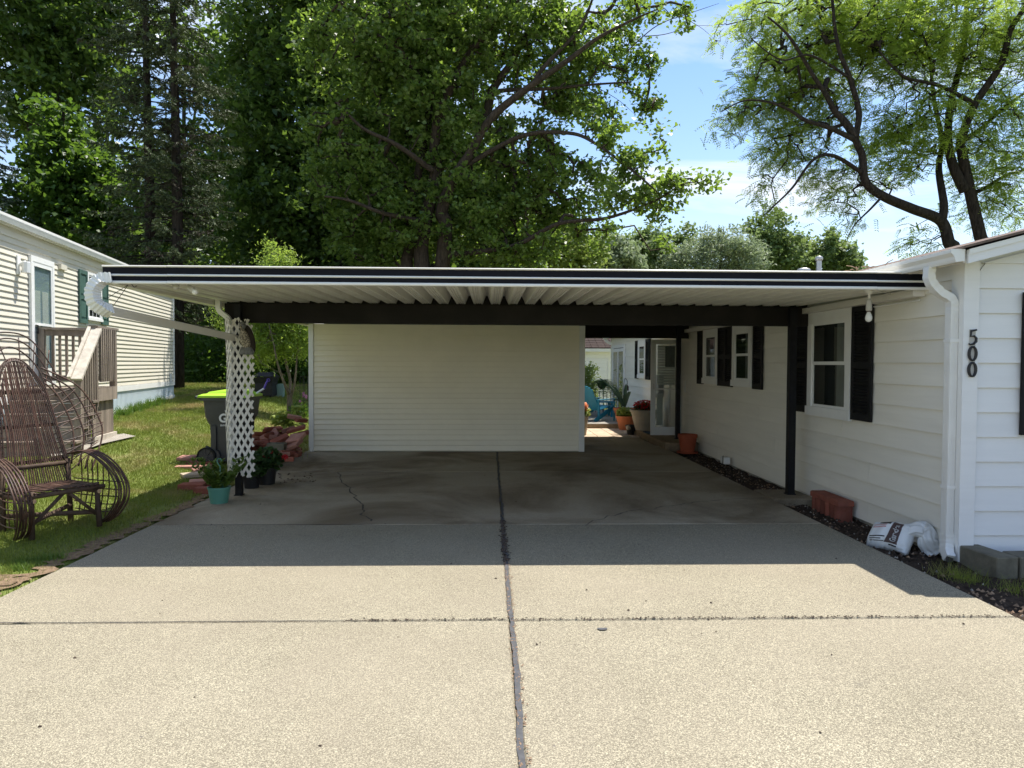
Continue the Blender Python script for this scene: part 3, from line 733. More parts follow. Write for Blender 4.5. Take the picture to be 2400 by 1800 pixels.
shutter(house, (gxs, HY0, 1.02), AXp, OYm, .38, 1.20); shutter(house, (gxs + 1.475, HY0, 1.02), AXp, OYm, .38, 1.20); dh_window(house, (gxs + .415, HY0, .99), AXp, OYm, 1.03, 1.25, .11, .15, .11)
# patio door far along the wall, entry opening with storm door swung open
def door_frame(parent, name, y0, y1, z0, z1, pm):
    b = MB(); wb(b, Vector((HX, y0, 0)), AY, OXm, 0, .09, .022, .055, z0, z1); wb(b, Vector((HX, y0, 0)), AY, OXm, y1-y0-.09, y1-y0, .022, .055, z0, z1); wb(b, Vector((HX, y0, 0)), AY, OXm, .09, y1-y0-.09, .022, .055, z1-.09, z1)
    d = b.build(name, 'white_trim', parent)
    wb(MB(), Vector((HX, y0, 0)), AY, OXm, .09, y1-y0-.09, .021, .026, z0, z1-.09).build('panel', pm, d)
    return d
pdoor = door_frame(house, 'patio_door', 20.5, 22.5, .12, 2.2, 'room_dark')
for y0, y1, oo in ((20.6, 21.55, .03), (21.45, 22.4, .04)):
    b = MB(); O = Vector((HX, y0, .16)); w_ = y1-y0
    for a0, a1, z0, z1 in ((0,.08,0,1.93),(w_-.08,w_,0,1.93),(.08,w_-.08,0,.12),(.08,w_-.08,1.83,1.93)): wb(b, O, AY, OXm, a0, a1, oo, oo+.02, z0, z1)
    so = b.build('sliding_sash', 'white_trim', pdoor); wb(MB(), O, AY, OXm, .08, w_-.08, oo+.006, oo+.012, .12, 1.83).build('pane', 'glass', so)
edoor = door_frame(house, 'entry_door', 14.42, 15.35, .12, 2.2, 'door_white')
# storm door stands open across the wall
sd = MB(); y0 = 14.40; x0, x1, z0, z1 = 3.34, 3.972, .135, 2.12
for a0, a1, c0, c1 in ((x0, x0+.10, z0, z1), (x1-.09, x1, z0, z1)): sd.box(a0, a1, y0, y0+.03, c0, c1)
for c0, c1 in ((z0, z0+.17), (1.08, 1.11), (z1-.10, z1)): sd.box(x0+.10, x1-.09, y0, y0+.03, c0, c1)
sdo = sd.build('storm_door', 'door_white', house)
MB().box(x0+.10, x1-.09, y0+.012, y0+.016, z0+.17, 1.08).build('pane', 'glass', sdo); MB().box(x0+.10, x1-.09, y0+.014, y0+.018, 1.11, z1-.10).build('pane', 'glass', sdo)
b = MB()
for i in range(15): b.box(x0+.14+.0*i, x1-.12, y0+.034, y0+.038, 1.18+i*.055, 1.18+i*.055+.046)
b.build('blind', 'blind_white', sdo)
MB().box(x0+.30, x1-.13, y0+.03, y0+.033, 1.55, 1.98).build('inner_light', 'curtain_dark', sdo)
MB().box(x0+.13, x0+.26, y0+.034, y0+.04, .34, 1.0).build('inner_panel', 'blind_white', sdo)
MB().tube([(x0+.05, y0-.002, 1.10), (x0+.05, y0-.04, 1.10), (x0+.05, y0-.04, 1.20), (x0+.05, y0-.002, 1.20)], .007, 6).build('handle', 'galv', sdo)
MB().tube([(HX-.03, 13.95, 1.05), (HX-.07, 13.95, 1.05), (HX-.07, 13.95, 1.27), (HX-.03, 13.95, 1.27)], .011, 6).build('wall_handle', 'white_trim', house)
# vents on the roof
for (u, w_, v0, name) in ((1884, .095, 628, 'roof_vent'), (1919, .055, 600, 'flue_pipe')):
    p = at(u, 640, Y=15.0); x, y = p.x, 15.0; top = at(u, v0, Y=15.0).z
    zr = rz(x) - .05
    b = MB().lathe([(w_, zr-.2-top), (w_, -.10)], 16, (x, y, top)); vo = b.build(name, 'galv', house, smooth=False)
    cw = w_*1.42
    MB().lathe([(cw*.9, -.10), (cw, -.085), (cw*1.05, -.05), (cw*.9, -.02), (cw*.45, 0), (.01, .006)], 20, (x, y, top)).build('cap', 'galv', vo, smooth=True)
MB().box(at(1905,640,Y=15.0).x-.05, at(1905,640,Y=15.0).x+.06, 15.1, 15.25, 2.5, at(1905,630,Y=15).z).build('roof_curb', 'black_paint', house)
# meter boxes on the far wall
b = MB(); b.box(HX-.14, HX-.024, 15.9, 16.28, .86, 1.36); mb_ = b.build('meter_box', 'gray_box', house)
MB().box(HX-.10, HX-.024, 16.45, 16.75, .82, 1.02).build('outlet_box', 'gray_box', house)

tw = MB(); rt = random.Random(8)
for i in range(9):
    q = Vector((RX0 - .03 + rt.uniform(-.05, .1), 6.95 + rt.uniform(-.25, .25), 2.575)); d_ = Vector((rt.uniform(-1, 1), rt.uniform(-1, 1), rt.uniform(0, .5))).normalized()*rt.uniform(.06, .16)
    tw.tube([q, q + d_*.5 + Vector((0, 0, .01)), q + d_], .004, 4)
tag(tw.build('gutter_twigs', 'mulch_tan', kind='stuff'), 'dry twigs caught on the roof edge above the gutter', 'twigs')
# house number plaque
pl = thing('house_number', 'vertical grey plaque with black digits 500 on the white corner board', 'sign', (HX+.03, HY0-.048, 1.52))
yq = HY0 - .048
zt_, zb_ = at(2284, 772, Y=yq).z, at(2284, 884, Y=yq).z
xq = HX + .035
MB().box(xq-.025, xq+.025, yq-.006, yq, zb_, zt_).build('plaque', 'gray_plaque', pl)
def strokes(pts, w): 
    return MB().tube([(xq + x, yq - .010, z) for x, z in pts], w, 6)
hd = (zt_ - zb_)/3
for i in (1, 2):
    zc_ = zt_ - hd*(i+.52); pts = []
    for k in range(19):
        t = 2*math.pi*k/18; pts.append((.030*math.sin(t) , zc_ + hd*.43*math.cos(t)))
    b = MB().tube([(xq + x, yq-.010, z) for x, z in pts], [.0082 + .004*abs(math.sin(2*math.pi*k/18)) for k in range(19)], 6)
    b.tube([(xq-.012, yq-.010, zc_ + hd*.46), (xq+.002, yq-.010, zc_+hd*.40), (xq+.014, yq-.010, zc_+hd*.46)], .005, 5)
    b.build('digit', 'letter_black', pl)
zc_ = zt_ - hd*.50
five = [(.030, .47), (-.016, .40), (-.020, .05), (.010, .09), (.028, -.06), (.026, -.26), (.006, -.42), (-.022, -.46), (-.034, -.40)]
MB().tube([(xq + x, yq-.010, zc_ + hd*z) for x, z in five], [.008, .011, .008, .008, .011, .012, .009, .007, .007], 6).build('digit', 'letter_black', pl)

# ================================================================ carport
CY0, CY1, CXL, CXR = 6.27, 16.1, -3.39, HX - .03
cz = lambda y: 2.300 + .012*(y - CY0)
carport = thing('carport', 'flat-roofed carport with black striped fascia, black posts and ribbed metal ceiling', 'carport', (0, CY0, 0))
per = .2115
prof = [(0,.0),(.026,.0),(.030,.010),(.036,.010),(.040,0),(.050,0),(.054,.010),(.060,.010),(.064,0),(.074,0),(.078,.010),(.084,.010),(.088,0),(.108,0),(.146,.10),(.168,.10),(per,.0)]
pan = MB(); y0, y1 = CY0+.022, CY1-.01
npf = len(prof)
for (x, z) in prof: pan.v += [(x, y0, cz(y0)+.004+z), (x, y1, cz(y1)+.004+z)]
for (x, z) in prof: pan.v += [(x, y0, cz(y0)+.007+z), (x, y1, cz(y1)+.007+z)]
for i in range(npf-1):
    pan.f += [(2*i, 2*i+1, 2*i+3, 2*i+2)]; k = 2*npf
    pan.f += [(k+2*i, k+2*i+2, k+2*i+3, k+2*i+1)]
first = None; npan = int((CXR - CXL - .03)/per)
for i in range(npan):
    x = CXL + .02 + i*per
    if first is None:
        first = pan.build('roof_pan', 'pan_metal', carport); me_pan = first.data; first.location.x += x
    else:
        o = bpy.data.objects.new('roof_pan', me_pan); col.objects.link(o); o.parent = carport; o.location = (x, 0, 0)
# fascia: rolled channel with two dark stripes, in three lengths
FB, FH = 2.287, .162
bands = [(0, .026, 'white_metal', .030, 'bottom_lip'), (.026, .068, 'black_stripe', .022, 'dark_stripe'), (.068, .086, 'white_metal', .028, 'middle_rib'), (.086, .146, 'black_stripe', .022, 'dark_stripe'), (.146, FH, 'spout_metal', .028, 'top_lip')]
cuts = [CXL, -2.83, 3.50, HX - .012]
for i in range(3):
    x0, x1 = cuts[i] + .001, cuts[i+1] - .001
    dz = .0015*(i % 2)
    f0 = MB().box(x0, x1, CY0, CY0+.02, FB+.004, FB+FH-.004).build('fascia', 'white_metal', carport)
    for (a0, a1, m, th, nm) in bands:
        b = MB()
        if m != 'black_stripe':
            b.extrude([(x0, CY0, FB+a0+dz), (x0, CY0-th+.006, FB+a0+dz), (x0, CY0-th, FB+a0+.006+dz), (x0, CY0-th, FB+a1-.006+dz), (x0, CY0-th+.006, FB+a1+dz), (x0, CY0, FB+a1+dz)], (x1-x0, 0, 0))
        else:
            b.box(x0, x1, CY0-.012, CY0-.001, FB+a0+.0005, FB+a1-.0005)
        b.build(nm, m, f0)
MB().box(CXL, CXR, CY1, CY1+.02, cz(CY1)-.02, cz(CY1)+.13).build('rear_fascia', 'white_metal', carport)
# side gutter on the lawn side and hanger along the house
b = MB().extrude([(CXL, CY0+.02, 2.285), (CXL+.11, CY0+.02, 2.285), (CXL+.11, CY0+.02, 2.335), (CXL+.107, CY0+.02, 2.335), (CXL+.107, CY0+.02, 2.288), (CXL+.003, CY0+.02, 2.288), (CXL+.003, CY0+.02, 2.44), (CXL, CY0+.02, 2.44)], (0, CY1-CY0-.04, .0)); b.build('side_gutter', 'spout_metal', carport)
MB().box(HX-.135, HX-.024, CY0+.03, CY1, 2.235, 2.30).build('wall_hanger', 'spout_metal', carport)
MB().tube([(HX-.03, CY0+.1, 2.205), (HX-.03, 8.4, 2.212)], .009, 6).build('conduit', 'white_trim', carport)
# beams and posts
BY, BY2 = 8.62, 13.9
MB().box(-3.20, HX-.04, BY-.05, BY+.05, 2.085, 2.318).build('beam', 'beam_paint', carport)
MB().box(-3.25, HX-.04, BY2-.05, BY2+.05, 2.125, 2.385).build('beam', 'beam_paint', carport)
LPX, RPX = at(561, 1100, Y=BY-.1).x, at(1852, 1100, Y=BY-.1).x
for (x, y, w, zt) in ((LPX, BY-.105, .075, 2.30), (RPX, BY-.102, .085, 2.30), (3.74, 13.79, .085, 2.37), (-3.05, 13.79, .08, 2.37)):
    zb0 = .12 if abs(x - 3.74) < .01 else .003
    p = MB().box(x-w/2, x+w/2, y-w/2, y+w/2, zb0, zt).build('post', 'black_paint', carport)
    MB().box(x-w*.5-.012, x+w*.5+.012, y-w*.5-.012, y+w*.5+.012, zb0, zb0+.01).build('base_plate', 'black_paint', p)
MB().box(-3.20, HX-.04, BY+.02, BY+.03, 2.319, 2.44).build('notch_shade_strip', 'beam_paint', carport)  # dark strip added so the pan notches above the beam look shaded
# flexible spout at the front corner, the long pipe back to the post, small elbow by the beam
fx = ribbed('flexible_spout', [at(262, 652, Y=6.25), at(236, 656, Y=6.22), at(218, 680, Y=6.2), at(222, 708, Y=6.2), at(242, 724, Y=6.24), at(258, 729, Y=6.30)], .085, .085, (.3, 1, .0), .10, 'white_metal', carport, 13)
e0 = at(252, 727, Y=6.28); e1 = at(552, 792, Y=8.46)
MB().rtube([e0, e0.lerp(e1, .5), e1], .075, .062, (0.3, -0.1, 1)).build('slanted_pipe', 'spout_metal', carport)
sp = [at(512, 702, Y=8.44), at(512, 716, Y=8.44), at(516, 730, Y=8.44), at(534, 745, Y=8.47), at(541, 760, Y=8.50)]
ribbed('spout_elbow', sp, .06, .055, (0, 1, 0), .03, 'white_metal', carport, 5)
bx_ = at(541, 800, Y=8.50).x
MB().box(bx_-.030, bx_+.030, 8.47, 8.53, .30, at(541, 758, Y=8.50).z).build('spout_pipe', 'white_metal', carport)
# wires and hook under the front corner
h0 = at(309, 667, Y=6.36)
MB().tube([h0 + Vector((0,0,.03)), h0, h0 + Vector((.02, 0, -.022)), h0 + Vector((.045, 0, -.012))], .004, 5).build('hook', 'iron', carport)
for (ua, va, ub, vb) in ((300, 668, 250, 700), (300, 668, 262, 722)):
    MB().tube([at(ua, va, Y=6.35), at(ub, vb, Y=6.3)], .0025, 4).build('stay_wire', 'iron', carport)

# fixtures under the roof edge
fl = thing('floodlight', 'pair of grey floodlight holders, one with white bulb, under the fascia near the lawn', 'light', at(430, 664, Y=6.46))
p0 = at(436, 662, Y=6.46)
MB().box(p0.x-.09, p0.x+.05, 6.42, 6.50, p0.z, p0.z+.03).build('mounting_plate', 'socket_gray', fl)
def holder(a, bdir, r0, ln, m, bulb):
    a = Vector(a); d = Vector(bdir).normalized()
    b = MB().tube([a, a + d*.012, a + d*ln*.35, a + d*ln*.9, a + d*ln], [r0*.5, r0*.75, r0, r0*1.05, r0*.9], 12); h_ = b.build('holder', m, fl, smooth=True)
    if bulb:
        c = a + d*(ln + r0*.55)
        MB().tube([a + d*ln*.95, a + d*(ln+r0*.4), a + d*(ln+r0*1.0), a + d*(ln+r0*1.5), a + d*(ln+r0*1.7)], [r0*.7, r0*.98, r0*1.05, r0*.7, .002], 14).build('bulb', 'bulb_white', fl, smooth=True)
q = at(420, 672, Y=6.44); MB().tube([q + Vector((0.02,0,.035)), q], .008, 6).build('arm', 'socket_gray', fl); holder(at(420, 670, Y=6.44), (-.9, -.2, -.35), .026, .05, 'socket_gray', False)
q = at(441, 670, Y=6.44); MB().tube([q + Vector((-.01,0,.03)), q], .008, 6).build('arm', 'socket_gray', fl); holder(at(441, 671, Y=6.44), (.75, -.3, -.55), .026, .075, 'socket_gray', True)
lb = thing('porch_bulb', 'bare white light bulb hanging from grey socket under the carport edge by the house', 'light', at(2036, 690, Y=6.6))
p0 = at(2037, 688, Y=6.6)
b = MB().lathe([(.055, .035), (.055, .03), (.02, .0), (.012, -.01), (.012, -.05)], 14, p0); b.build('canopy', 'white_trim', lb, smooth=True)
MB().lathe([(.016, -.05), (.026, -.075), (.028, -.155), (.024, -.165)], 14, p0).build('socket', 'socket_gray', lb, smooth=True)
MB().lathe([(.020, -.165), (.022, -.175)], 14, p0).build('collar', 'roof_shingle', lb)
MB().lathe([(.015, -.175), (.018, -.185), (.030, -.215), (.033, -.235), (.027, -.258), (.012, -.270), (.001, -.272)], 16, p0).build('bulb', 'bulb_white', lb, smooth=True)
q0 = p0 + Vector((-.02, .05, .03))
MB().tube([q0, q0 + Vector((.15, .0, -.004)), q0 + Vector((.25, .01, -.02)), q0 + Vector((.36, .02, -.03))], .006, 5).build('cable', 'socket_gray', lb)

# ================================================================ white shed closing the bay
SH0, SH1, SHY = at(728, 1057, Z=0).x, at(1368, 1058, Z=0).x, 12.72
shed = thing('shed', 'white lap-sided shed wall standing across the back of the carport', 'shed', ((SH0+SH1)/2, SHY, 0))
MB().box(SH0+.02, SH1-.02, SHY+.012, 16.0, .004, 2.30).build('shed_body', 'shed_siding', shed)
NB = 24; ez = (2.30 - .02)/NB; x0, x1 = SH0+.085, SH1-.10
b = MB().extrude([(x0, SHY+.008, 0), (x0, SHY-.020, .0), (x0, SHY-.0225, .005), (x0, SHY-.0215, .012), (x0, SHY+.001, ez+.004), (x0, SHY+.008, ez+.004)], (x1-x0, 0, 0))
fo = b.build('siding_board', 'shed_siding', shed, ); fo.location.z = .02
for k in range(1, NB):
    o = bpy.data.objects.new('siding_board', fo.data); col.objects.link(o); o.parent = shed; o.location = (0, random.uniform(-.0012, .0012), .02 + k*ez)
    o.rotation_euler = (0, random.uniform(-.0006, .0006), 0)
MB().box(SH0, SH0+.084, SHY-.034, SHY+.03, .004, 2.30).build('corner_trim', 'white_trim', shed)
MB().box(SH1-.099, SH1, SHY-.034, SHY+.03, .004, 2.30).build('corner_trim', 'white_trim', shed)

# ================================================================ neighbour's cream home
NA = Vector((-1.52, 8.37, 0)).normalized(); NO = Vector((NA.y, -NA.x, 0))
NP = Vector((-7.33, 11.2, 0)); NZ0, NZ1 = 1.08, 3.66
def wall_pt(u, v):
    d = ray(u, v); o0 = Vector((0, 0, CAM_H)); t = (NP - o0).dot(NO)/d.dot(NO); return o0 + d*t
def wt(u, v=800): return (wall_pt(u, v) - NP).dot(NA)
TE = wt(406); T0 = -7.5
nh = thing('neighbour_house', 'cream lap-sided mobile home with green shutters and pale blue skirting', 'house', NP + NA*TE + Z3*.5)
Q0 = NP.copy()
def nb(a0, a1, o0, o1, z0, z1): return wb(MB(), Q0, NA, NO, a0, a1, o0, o1, z0, z1)
nb(T0, TE, -4.2, -.01, NZ0-.02, NZ1).build('wall_core', 'cream_siding', nh)
en = .0925; nn_ = int((NZ1 - NZ0)/en)
prof_n = [(.0, .0), (.020, .0), (.022, .006), (.021, .014), (.004, en+.004), (.0, en+.004)]
b = MB().extrude([Q0 + NA*T0 + NO*o_ + Z3*z_ for o_, z_ in prof_n], NA*(TE - T0 - .02))
so = b.build('siding_board', 'cream_siding', nh); so.location.z += NZ0
for k in range(1, nn_):
    o = bpy.data.objects.new('siding_board', so.data); col.objects.link(o); o.parent = nh; o.location = (0, 0, NZ0 + k*en)
nb(TE-.06, TE+.02, -.01, .03, NZ0-.02, NZ1-.02).build('corner_trim', 'white_trim', nh)
nb(T0, TE, .0, .034, NZ0-.12, NZ0-.004).build('base_trim', 'white_trim', nh)
# ribbed skirting that follows the lawn
pitch_s = .085; t = TE - .03; k = 0
sk_mesh = None
while t > -1.2 and k < 300:
    b = MB(); wb(b, Q0 + NA*t, NA, NO, -pitch_s*.62, 0, -.02, .012, .15, NZ0-.12); 
    if sk_mesh is None:
        so = b.build('skirt_rib', 'skirt_metal', nh); sk_mesh = so.data; t_first = t
    else:
        o = bpy.data.objects.new('skirt_rib', sk_mesh); col.objects.link(o); o.parent = nh; o.location = NA*(t - t_first)
    t -= pitch_s; k += 1
nb(T0, TE-.02, -.05, -.006, .1, NZ0-.12).build('skirt_sheet', 'skirt_metal', nh)
b = MB(); g0 = lawn_z(NP.x, NP.y)
steps = 14
for i in range(steps):
    ta = 0 + (TE)*i/steps; tb = (TE)*(i+1)/steps; pa = NP + NA*ta; 
    wb(b, Q0, NA, NO, ta, tb, .013, .03, .1, lawn_z(pa.x, pa.y + .3) + .09)
b.build('skirt_track', 'white_trim', nh)
# eave, gutter fascia and low roof
nb(T0, TE+.05, -.01, .05, NZ1-.02, NZ1).build('soffit', 'white_trim', nh)
nb(T0, TE+.07, .05, .07, NZ1-.03, NZ1+.11).build('fascia', 'white_trim', nh)
gq = [(o_-.178, z_) for o_, z_ in [(.25, NZ1-.01), (.31, NZ1-.02), (.325, NZ1+.03), (.335, NZ1+.06), (.335, NZ1+.10), (.325, NZ1+.10), (.325, NZ1+.065), (.315, NZ1+.03), (.305, NZ1-.008), (.262, NZ1+.0), (.262, NZ1+.1), (.25, NZ1+.1)]]
b = MB().extrude([Q0 + NA*T0 + NO*o_ + Z3*z_ for o_, z_ in gq], NA*(TE + .07 - T0)); b.build('gutter', 'white_metal', nh)
b = MB().extrude([Q0 + NA*T0 + NO*o_ + Z3*z_ for o_, z_ in ((.09, NZ1+.11), (.09, NZ1+.13), (-2.1, NZ1+.60), (-4.4, NZ1+.13), (-4.4, NZ1+.11), (-2.1, NZ1+.57))], NA*(TE + .1 - T0)); b.build('roof', 'roof_metal', nh)
# storm door
ta, tb = wt(66), wt(121); zd0, zd1 = 1.215, wall_pt(92, 606).z
b = MB(); fw = .07
for a0, a1, z0, z1 in ((ta, ta+fw, zd0, zd1), (tb-fw, tb, zd0, zd1), (ta+fw, tb-fw, zd1-.09, zd1)): wb(b, Q0, NA, NO, a0, a1, .02, .06, z0, z1)
dn = b.build('door', 'white_trim', nh)
nb(ta+fw, tb-fw, .021, .03, zd0, zd1-.09).build('door_leaf', 'door_blue', dn)
b = MB()
for a0, a1, z0, z1 in ((ta+fw, ta+fw+.05, zd0, zd1-.09), (tb-fw-.05, tb-fw, zd0, zd1-.09), (ta+fw+.05, tb-fw-.05, zd1-.16, zd1-.09), (ta+fw+.05, tb-fw-.05, zd0+.98, zd0+1.02), (ta+fw+.05, tb-fw-.05, zd0, zd0+.28)): wb(b, Q0, NA, NO, a0, a1, .036, .055, z0, z1)
sdn = b.build('storm_frame', 'white_trim', dn)
nb(ta+fw+.05, tb-fw-.05, .044, .047, zd0+1.02, zd1-.16).build('pane', 'glass', dn); nb(ta+fw+.05, tb-fw-.05, .044, .047, zd0+.28, zd0+.98).build('pane', 'glass', dn)
for c0, c1 in ((ta+fw+.08, ta+fw+.30),(ta+fw+.37, ta+fw+.60)):
    for z0, z1 in ((zd0+.95, zd0+1.55), (zd0+.35, zd0+.85)): nb(c0, min(c1, tb-fw-.07), .0305, .036, z0, z1).build('door_panel', 'door_white', dn)
MB().tube([wall_pt(74, 762) + NO*.06, wall_pt(74, 762) + NO*.09, wall_pt(75, 782) + NO*.09], .012, 6).build('handle', 'iron', dn)
# porch lantern
lp = wall_pt(38, 620); ll = nb((lp-NP).dot(NA)-.05, (lp-NP).dot(NA)+.05, .022, .04, lp.z-.15, lp.z+.14).build('porch_light', 'white_trim', nh)
c = lp + NO*.13 + NA*.02
MB().tube([lp + NO*.03, lp + NO*.10 + Z3*.03, c + Z3*.05], .025, 8).build('arm', 'white_trim', ll)
MB().lathe([(.055, .05), (.06, .04), (.06, -.12), (.05, -.125)], 8, c).build('lantern_glass', 'bulb_white', ll)
# window and shutters
ta, tb = wt(201), wt(234); z0 = wall_pt(216, 752).z; z1 = wall_pt(216, 642).z
dh_window(nh, Q0 + NA*ta + Z3*z0, NA, NO, tb-ta, z1-z0, .05, .05, .05, .024, (3, 3), False)
for ua, ub, va, vb in ((182, 201, 641, 756), (234, 250, 661, 760)):
    ta, tb = wt(ua), wt(ub); z0 = wall_pt(ua, vb).z; z1 = max(wall_pt(ua, va).z, z0+1.0)
    shutter(nh, Q0 + NA*ta + Z3*z0, NA, NO, tb-ta-.01, z1-z0, 'shutter_green', .024, False)
nb(wt(136), wt(150), .02, .07, wall_pt(140, 632).z, wall_pt(140, 620).z).build('door_awning_clip', 'cream_siding', nh)
tp = wall_pt(397, 885); nb((tp-NP).dot(NA)-.03, (tp-NP).dot(NA)+.03, .02, .06, tp.z-.1, tp.z+.12).build('hose_bib', 'white_trim', nh)

# ---------------------------------------------------------------- neighbour's weathered deck and stairs
DK = thing('deck_stairs', 'weathered grey wooden stair landing with railings at the neighbour door', 'deck', (-6.5, 11.2, lawn_z(-6.5, 11.2)))
dk0 = Vector((-6.13, 11.02, 0))               # outer near corner of the landing
def db(name, a0, a1, o0, o1, z0, z1, m='deck_wood', parent=DK): return wb(MB(), dk0, NA, NO, a0, a1, o0, o1, z0, z1).build(name, m, parent)
WD = (dk0 - NP).dot(NO) - .05                  # depth back to the wall
DZ = 1.20
for i in range(8):                             # landing boards
    db('deck_board', -.02 + .118*i, -.02+.118*i+.112, -WD, .02, DZ-.03, DZ)
db('rim_board', -.02, .92, .02, .05, DZ-.21, DZ-.002); db('rim_board', -.05, -.02, -WD, .05, DZ-.21, DZ-.002)
for i in range(8): db('skirt_plank', .0+.112*i, .0+.112*i+.108, -.03, -.005, .28, DZ-.21)
db('skirt_base', -.03, .95, -.004, .03, .22, .44, 'deck_rail'); db('skirt_base', -.06, -.03, -.30, .03, .22, .44, 'deck_rail')
for i in range(2): db('skirt_plank', -.03, -.006, -.14-.11*i, -.04-.11*i, .28, DZ-.21)
# posts and rails
TOP = DZ + .93
db('post', -.02, .07, -.04, .05, DZ-.3, TOP+.04); db('post', .83, .92, -.04, .05, DZ-.0, TOP); db('post', .84, .92, -WD, -WD+.09, DZ, TOP)
db('rail', .0, .96, -.07, .07, TOP, TOP+.035, 'deck_wood'); db('rail', .83, .97, -WD, -.07, TOP, TOP+.035, 'deck_wood')
db('rail', .87, .91, -WD+.09, -.04, TOP-.10, TOP-.005); db('rail', .87, .91, -WD+.09, -.04, DZ+.09, DZ+.17)
nbal = 8
for i in range(nbal): db('baluster', .10+.09*i, .135+.09*i, .05, .085, DZ+.09, TOP-.004)
nfar = 9
for i in range(nfar): db('baluster', .915, .95, -WD+.17+i*(WD-.3)/(nfar-1), -WD+.205+i*(WD-.3)/(nfar-1), DZ+.09, TOP-.004)
# stairs descending towards the street
gst = lawn_z(-6.3, 10.2)
RISE, RUN = (DZ - gst)/5, .22
for k in range(1, 5):
    z = DZ - RISE*k; db('tread', -.05 - RUN*k - .03, -.05 - RUN*(k-1) + .0, -WD+.05, .10, z-.035, z)
    db('riser', -.05 - RUN*(k-1) - .012, -.05 - RUN*(k-1) + .004, -WD+.08, .02, z + .002, z + RISE - .04)
db('riser', -.05 - RUN*4 - .012, -.05 - RUN*4 + .004, -WD+.08, .02, gst-.05, gst + RISE - .04)
nz = 1.33; na0 = -.05 - RUN*4 + .22
ga = lambda a: (dk0 + NA*a)
db('newel', na0-.06, na0+.03, .005, .095, gst-.05, nz)
s0 = dk0 + NA*(na0-.10) + NO*.06 + Z3*(nz+.02); s1 = dk0 + NA*(.0) + NO*.06 + Z3*(TOP-.02)
MB().bar(s0, s1, .14, .035).build('stair_rail', 'deck_rail', DK)
MB().bar(s0 - NO*.10 + Z3*.02, s1 - NO*.10 + Z3*.02, .045, .06).build('stair_rail', 'deck_rail', DK)
for i in range(7):
    a_ = na0 + .07 + i*(-.05-na0-.02)/7; tz = nz + (TOP-.04-nz)*((a_-na0+.1)/(0-na0+.1)); bz = DZ - .28 + (a_)*RISE/RUN + .1
    db('baluster', a_, a_+.035, .045, .08, max(gst+.15, bz-.12), tz)
pad = MB(); pz = lawn_z(-6.0, 10.8)
pv = [ground_at(u, v) for u, v in ((120, 1075), (190, 1062), (240, 1044), (318, 1026), (290, 1020), (120, 1045))]
pad.v = [(p.x, p.y, p.z+.03) for p in pv]; pad.f = [tuple(range(6))]
tag(pad.build('stair_pad', 'drive_worn', kind='structure'), 'thin concrete pad under the neighbour stairs', 'pad')

# ================================================================ neighbour garage behind the patio
gr = thing('garage', 'white lap-sided garage with brown tiled roof beyond the patio', 'garage', (2.0, 27.0, 0))
GY = 27.0; gx0 = -1.5; gx1 = at(1432, 850, Y=GY).x + .02
ge = at(1400, 824, Y=GY).z
MB().box(gx0, gx1, GY+.02, GY+6, -.02, ge).build('wall_core', 'white_gable', gr)
e_ = .135; nbd = int((ge)/e_)
b = MB().extrude([(gx0, GY+.03, 0), (gx0, GY-.02, 0), (gx0, GY-.022, .008), (gx0, GY-.002, e_+.004), (gx0, GY+.03, e_+.004)], (gx1-gx0-.14, 0, 0)); so = b.build('siding_board', 'white_gable', gr)
for k in range(1, nbd):
    o = bpy.data.objects.new('siding_board', so.data); col.objects.link(o); o.parent = gr; o.location = (0, 0, k*e_)
MB().box(gx1-.139, gx1+.02, GY-.035, GY+.05, 0, ge).build('corner_board', 'white_trim', gr)
MB().box(gx0, gx1+.1, GY-.05, GY+.02, ge-.25, ge).build('frieze', 'white_trim', gr)
MB().box(gx0, gx1+.25, GY-.36, GY-.06, ge+.0, ge+.02).build('soffit', 'white_trim', gr)
MB().box(gx0, gx1+.25, GY-.40, GY-.361, ge-.01, ge+.11).build('gutter', 'white_metal', gr)
for row in range(8):
    z0 = ge + .115 + row*.10; yb = GY - .42 + row*.30
    for i in range(16):
        xx = gx1 + .25 - .27*i
        o = MB().extrude([(xx-.265, yb, z0), (xx-.265, yb, z0+.035), (xx-.265, yb+.33, z0+.135), (xx-.265, yb+.33, z0+.10)], (.26, 0, 0)).build('roof_tile', 'roof_red', gr) if i < 14 else None
MB().extrude([(gx0, GY-.4, ge+.11), (gx0, GY+3, ge+1.2), (gx0, GY+6.2, ge+.11)], (gx1-gx0+.2, 0, 0)).build('roof_deck', 'roof_red', gr)
p0 = at(1419, 790, Y=22.9); 
ribbed('downspout_elbow', [at(1418, 786, Y=22.9), at(1420, 797, Y=22.9), at(1427, 803, Y=22.9), at(1436, 806, Y=22.9)], .10, .09, (0, 1, 0), .02, 'white_metal', house, 6)

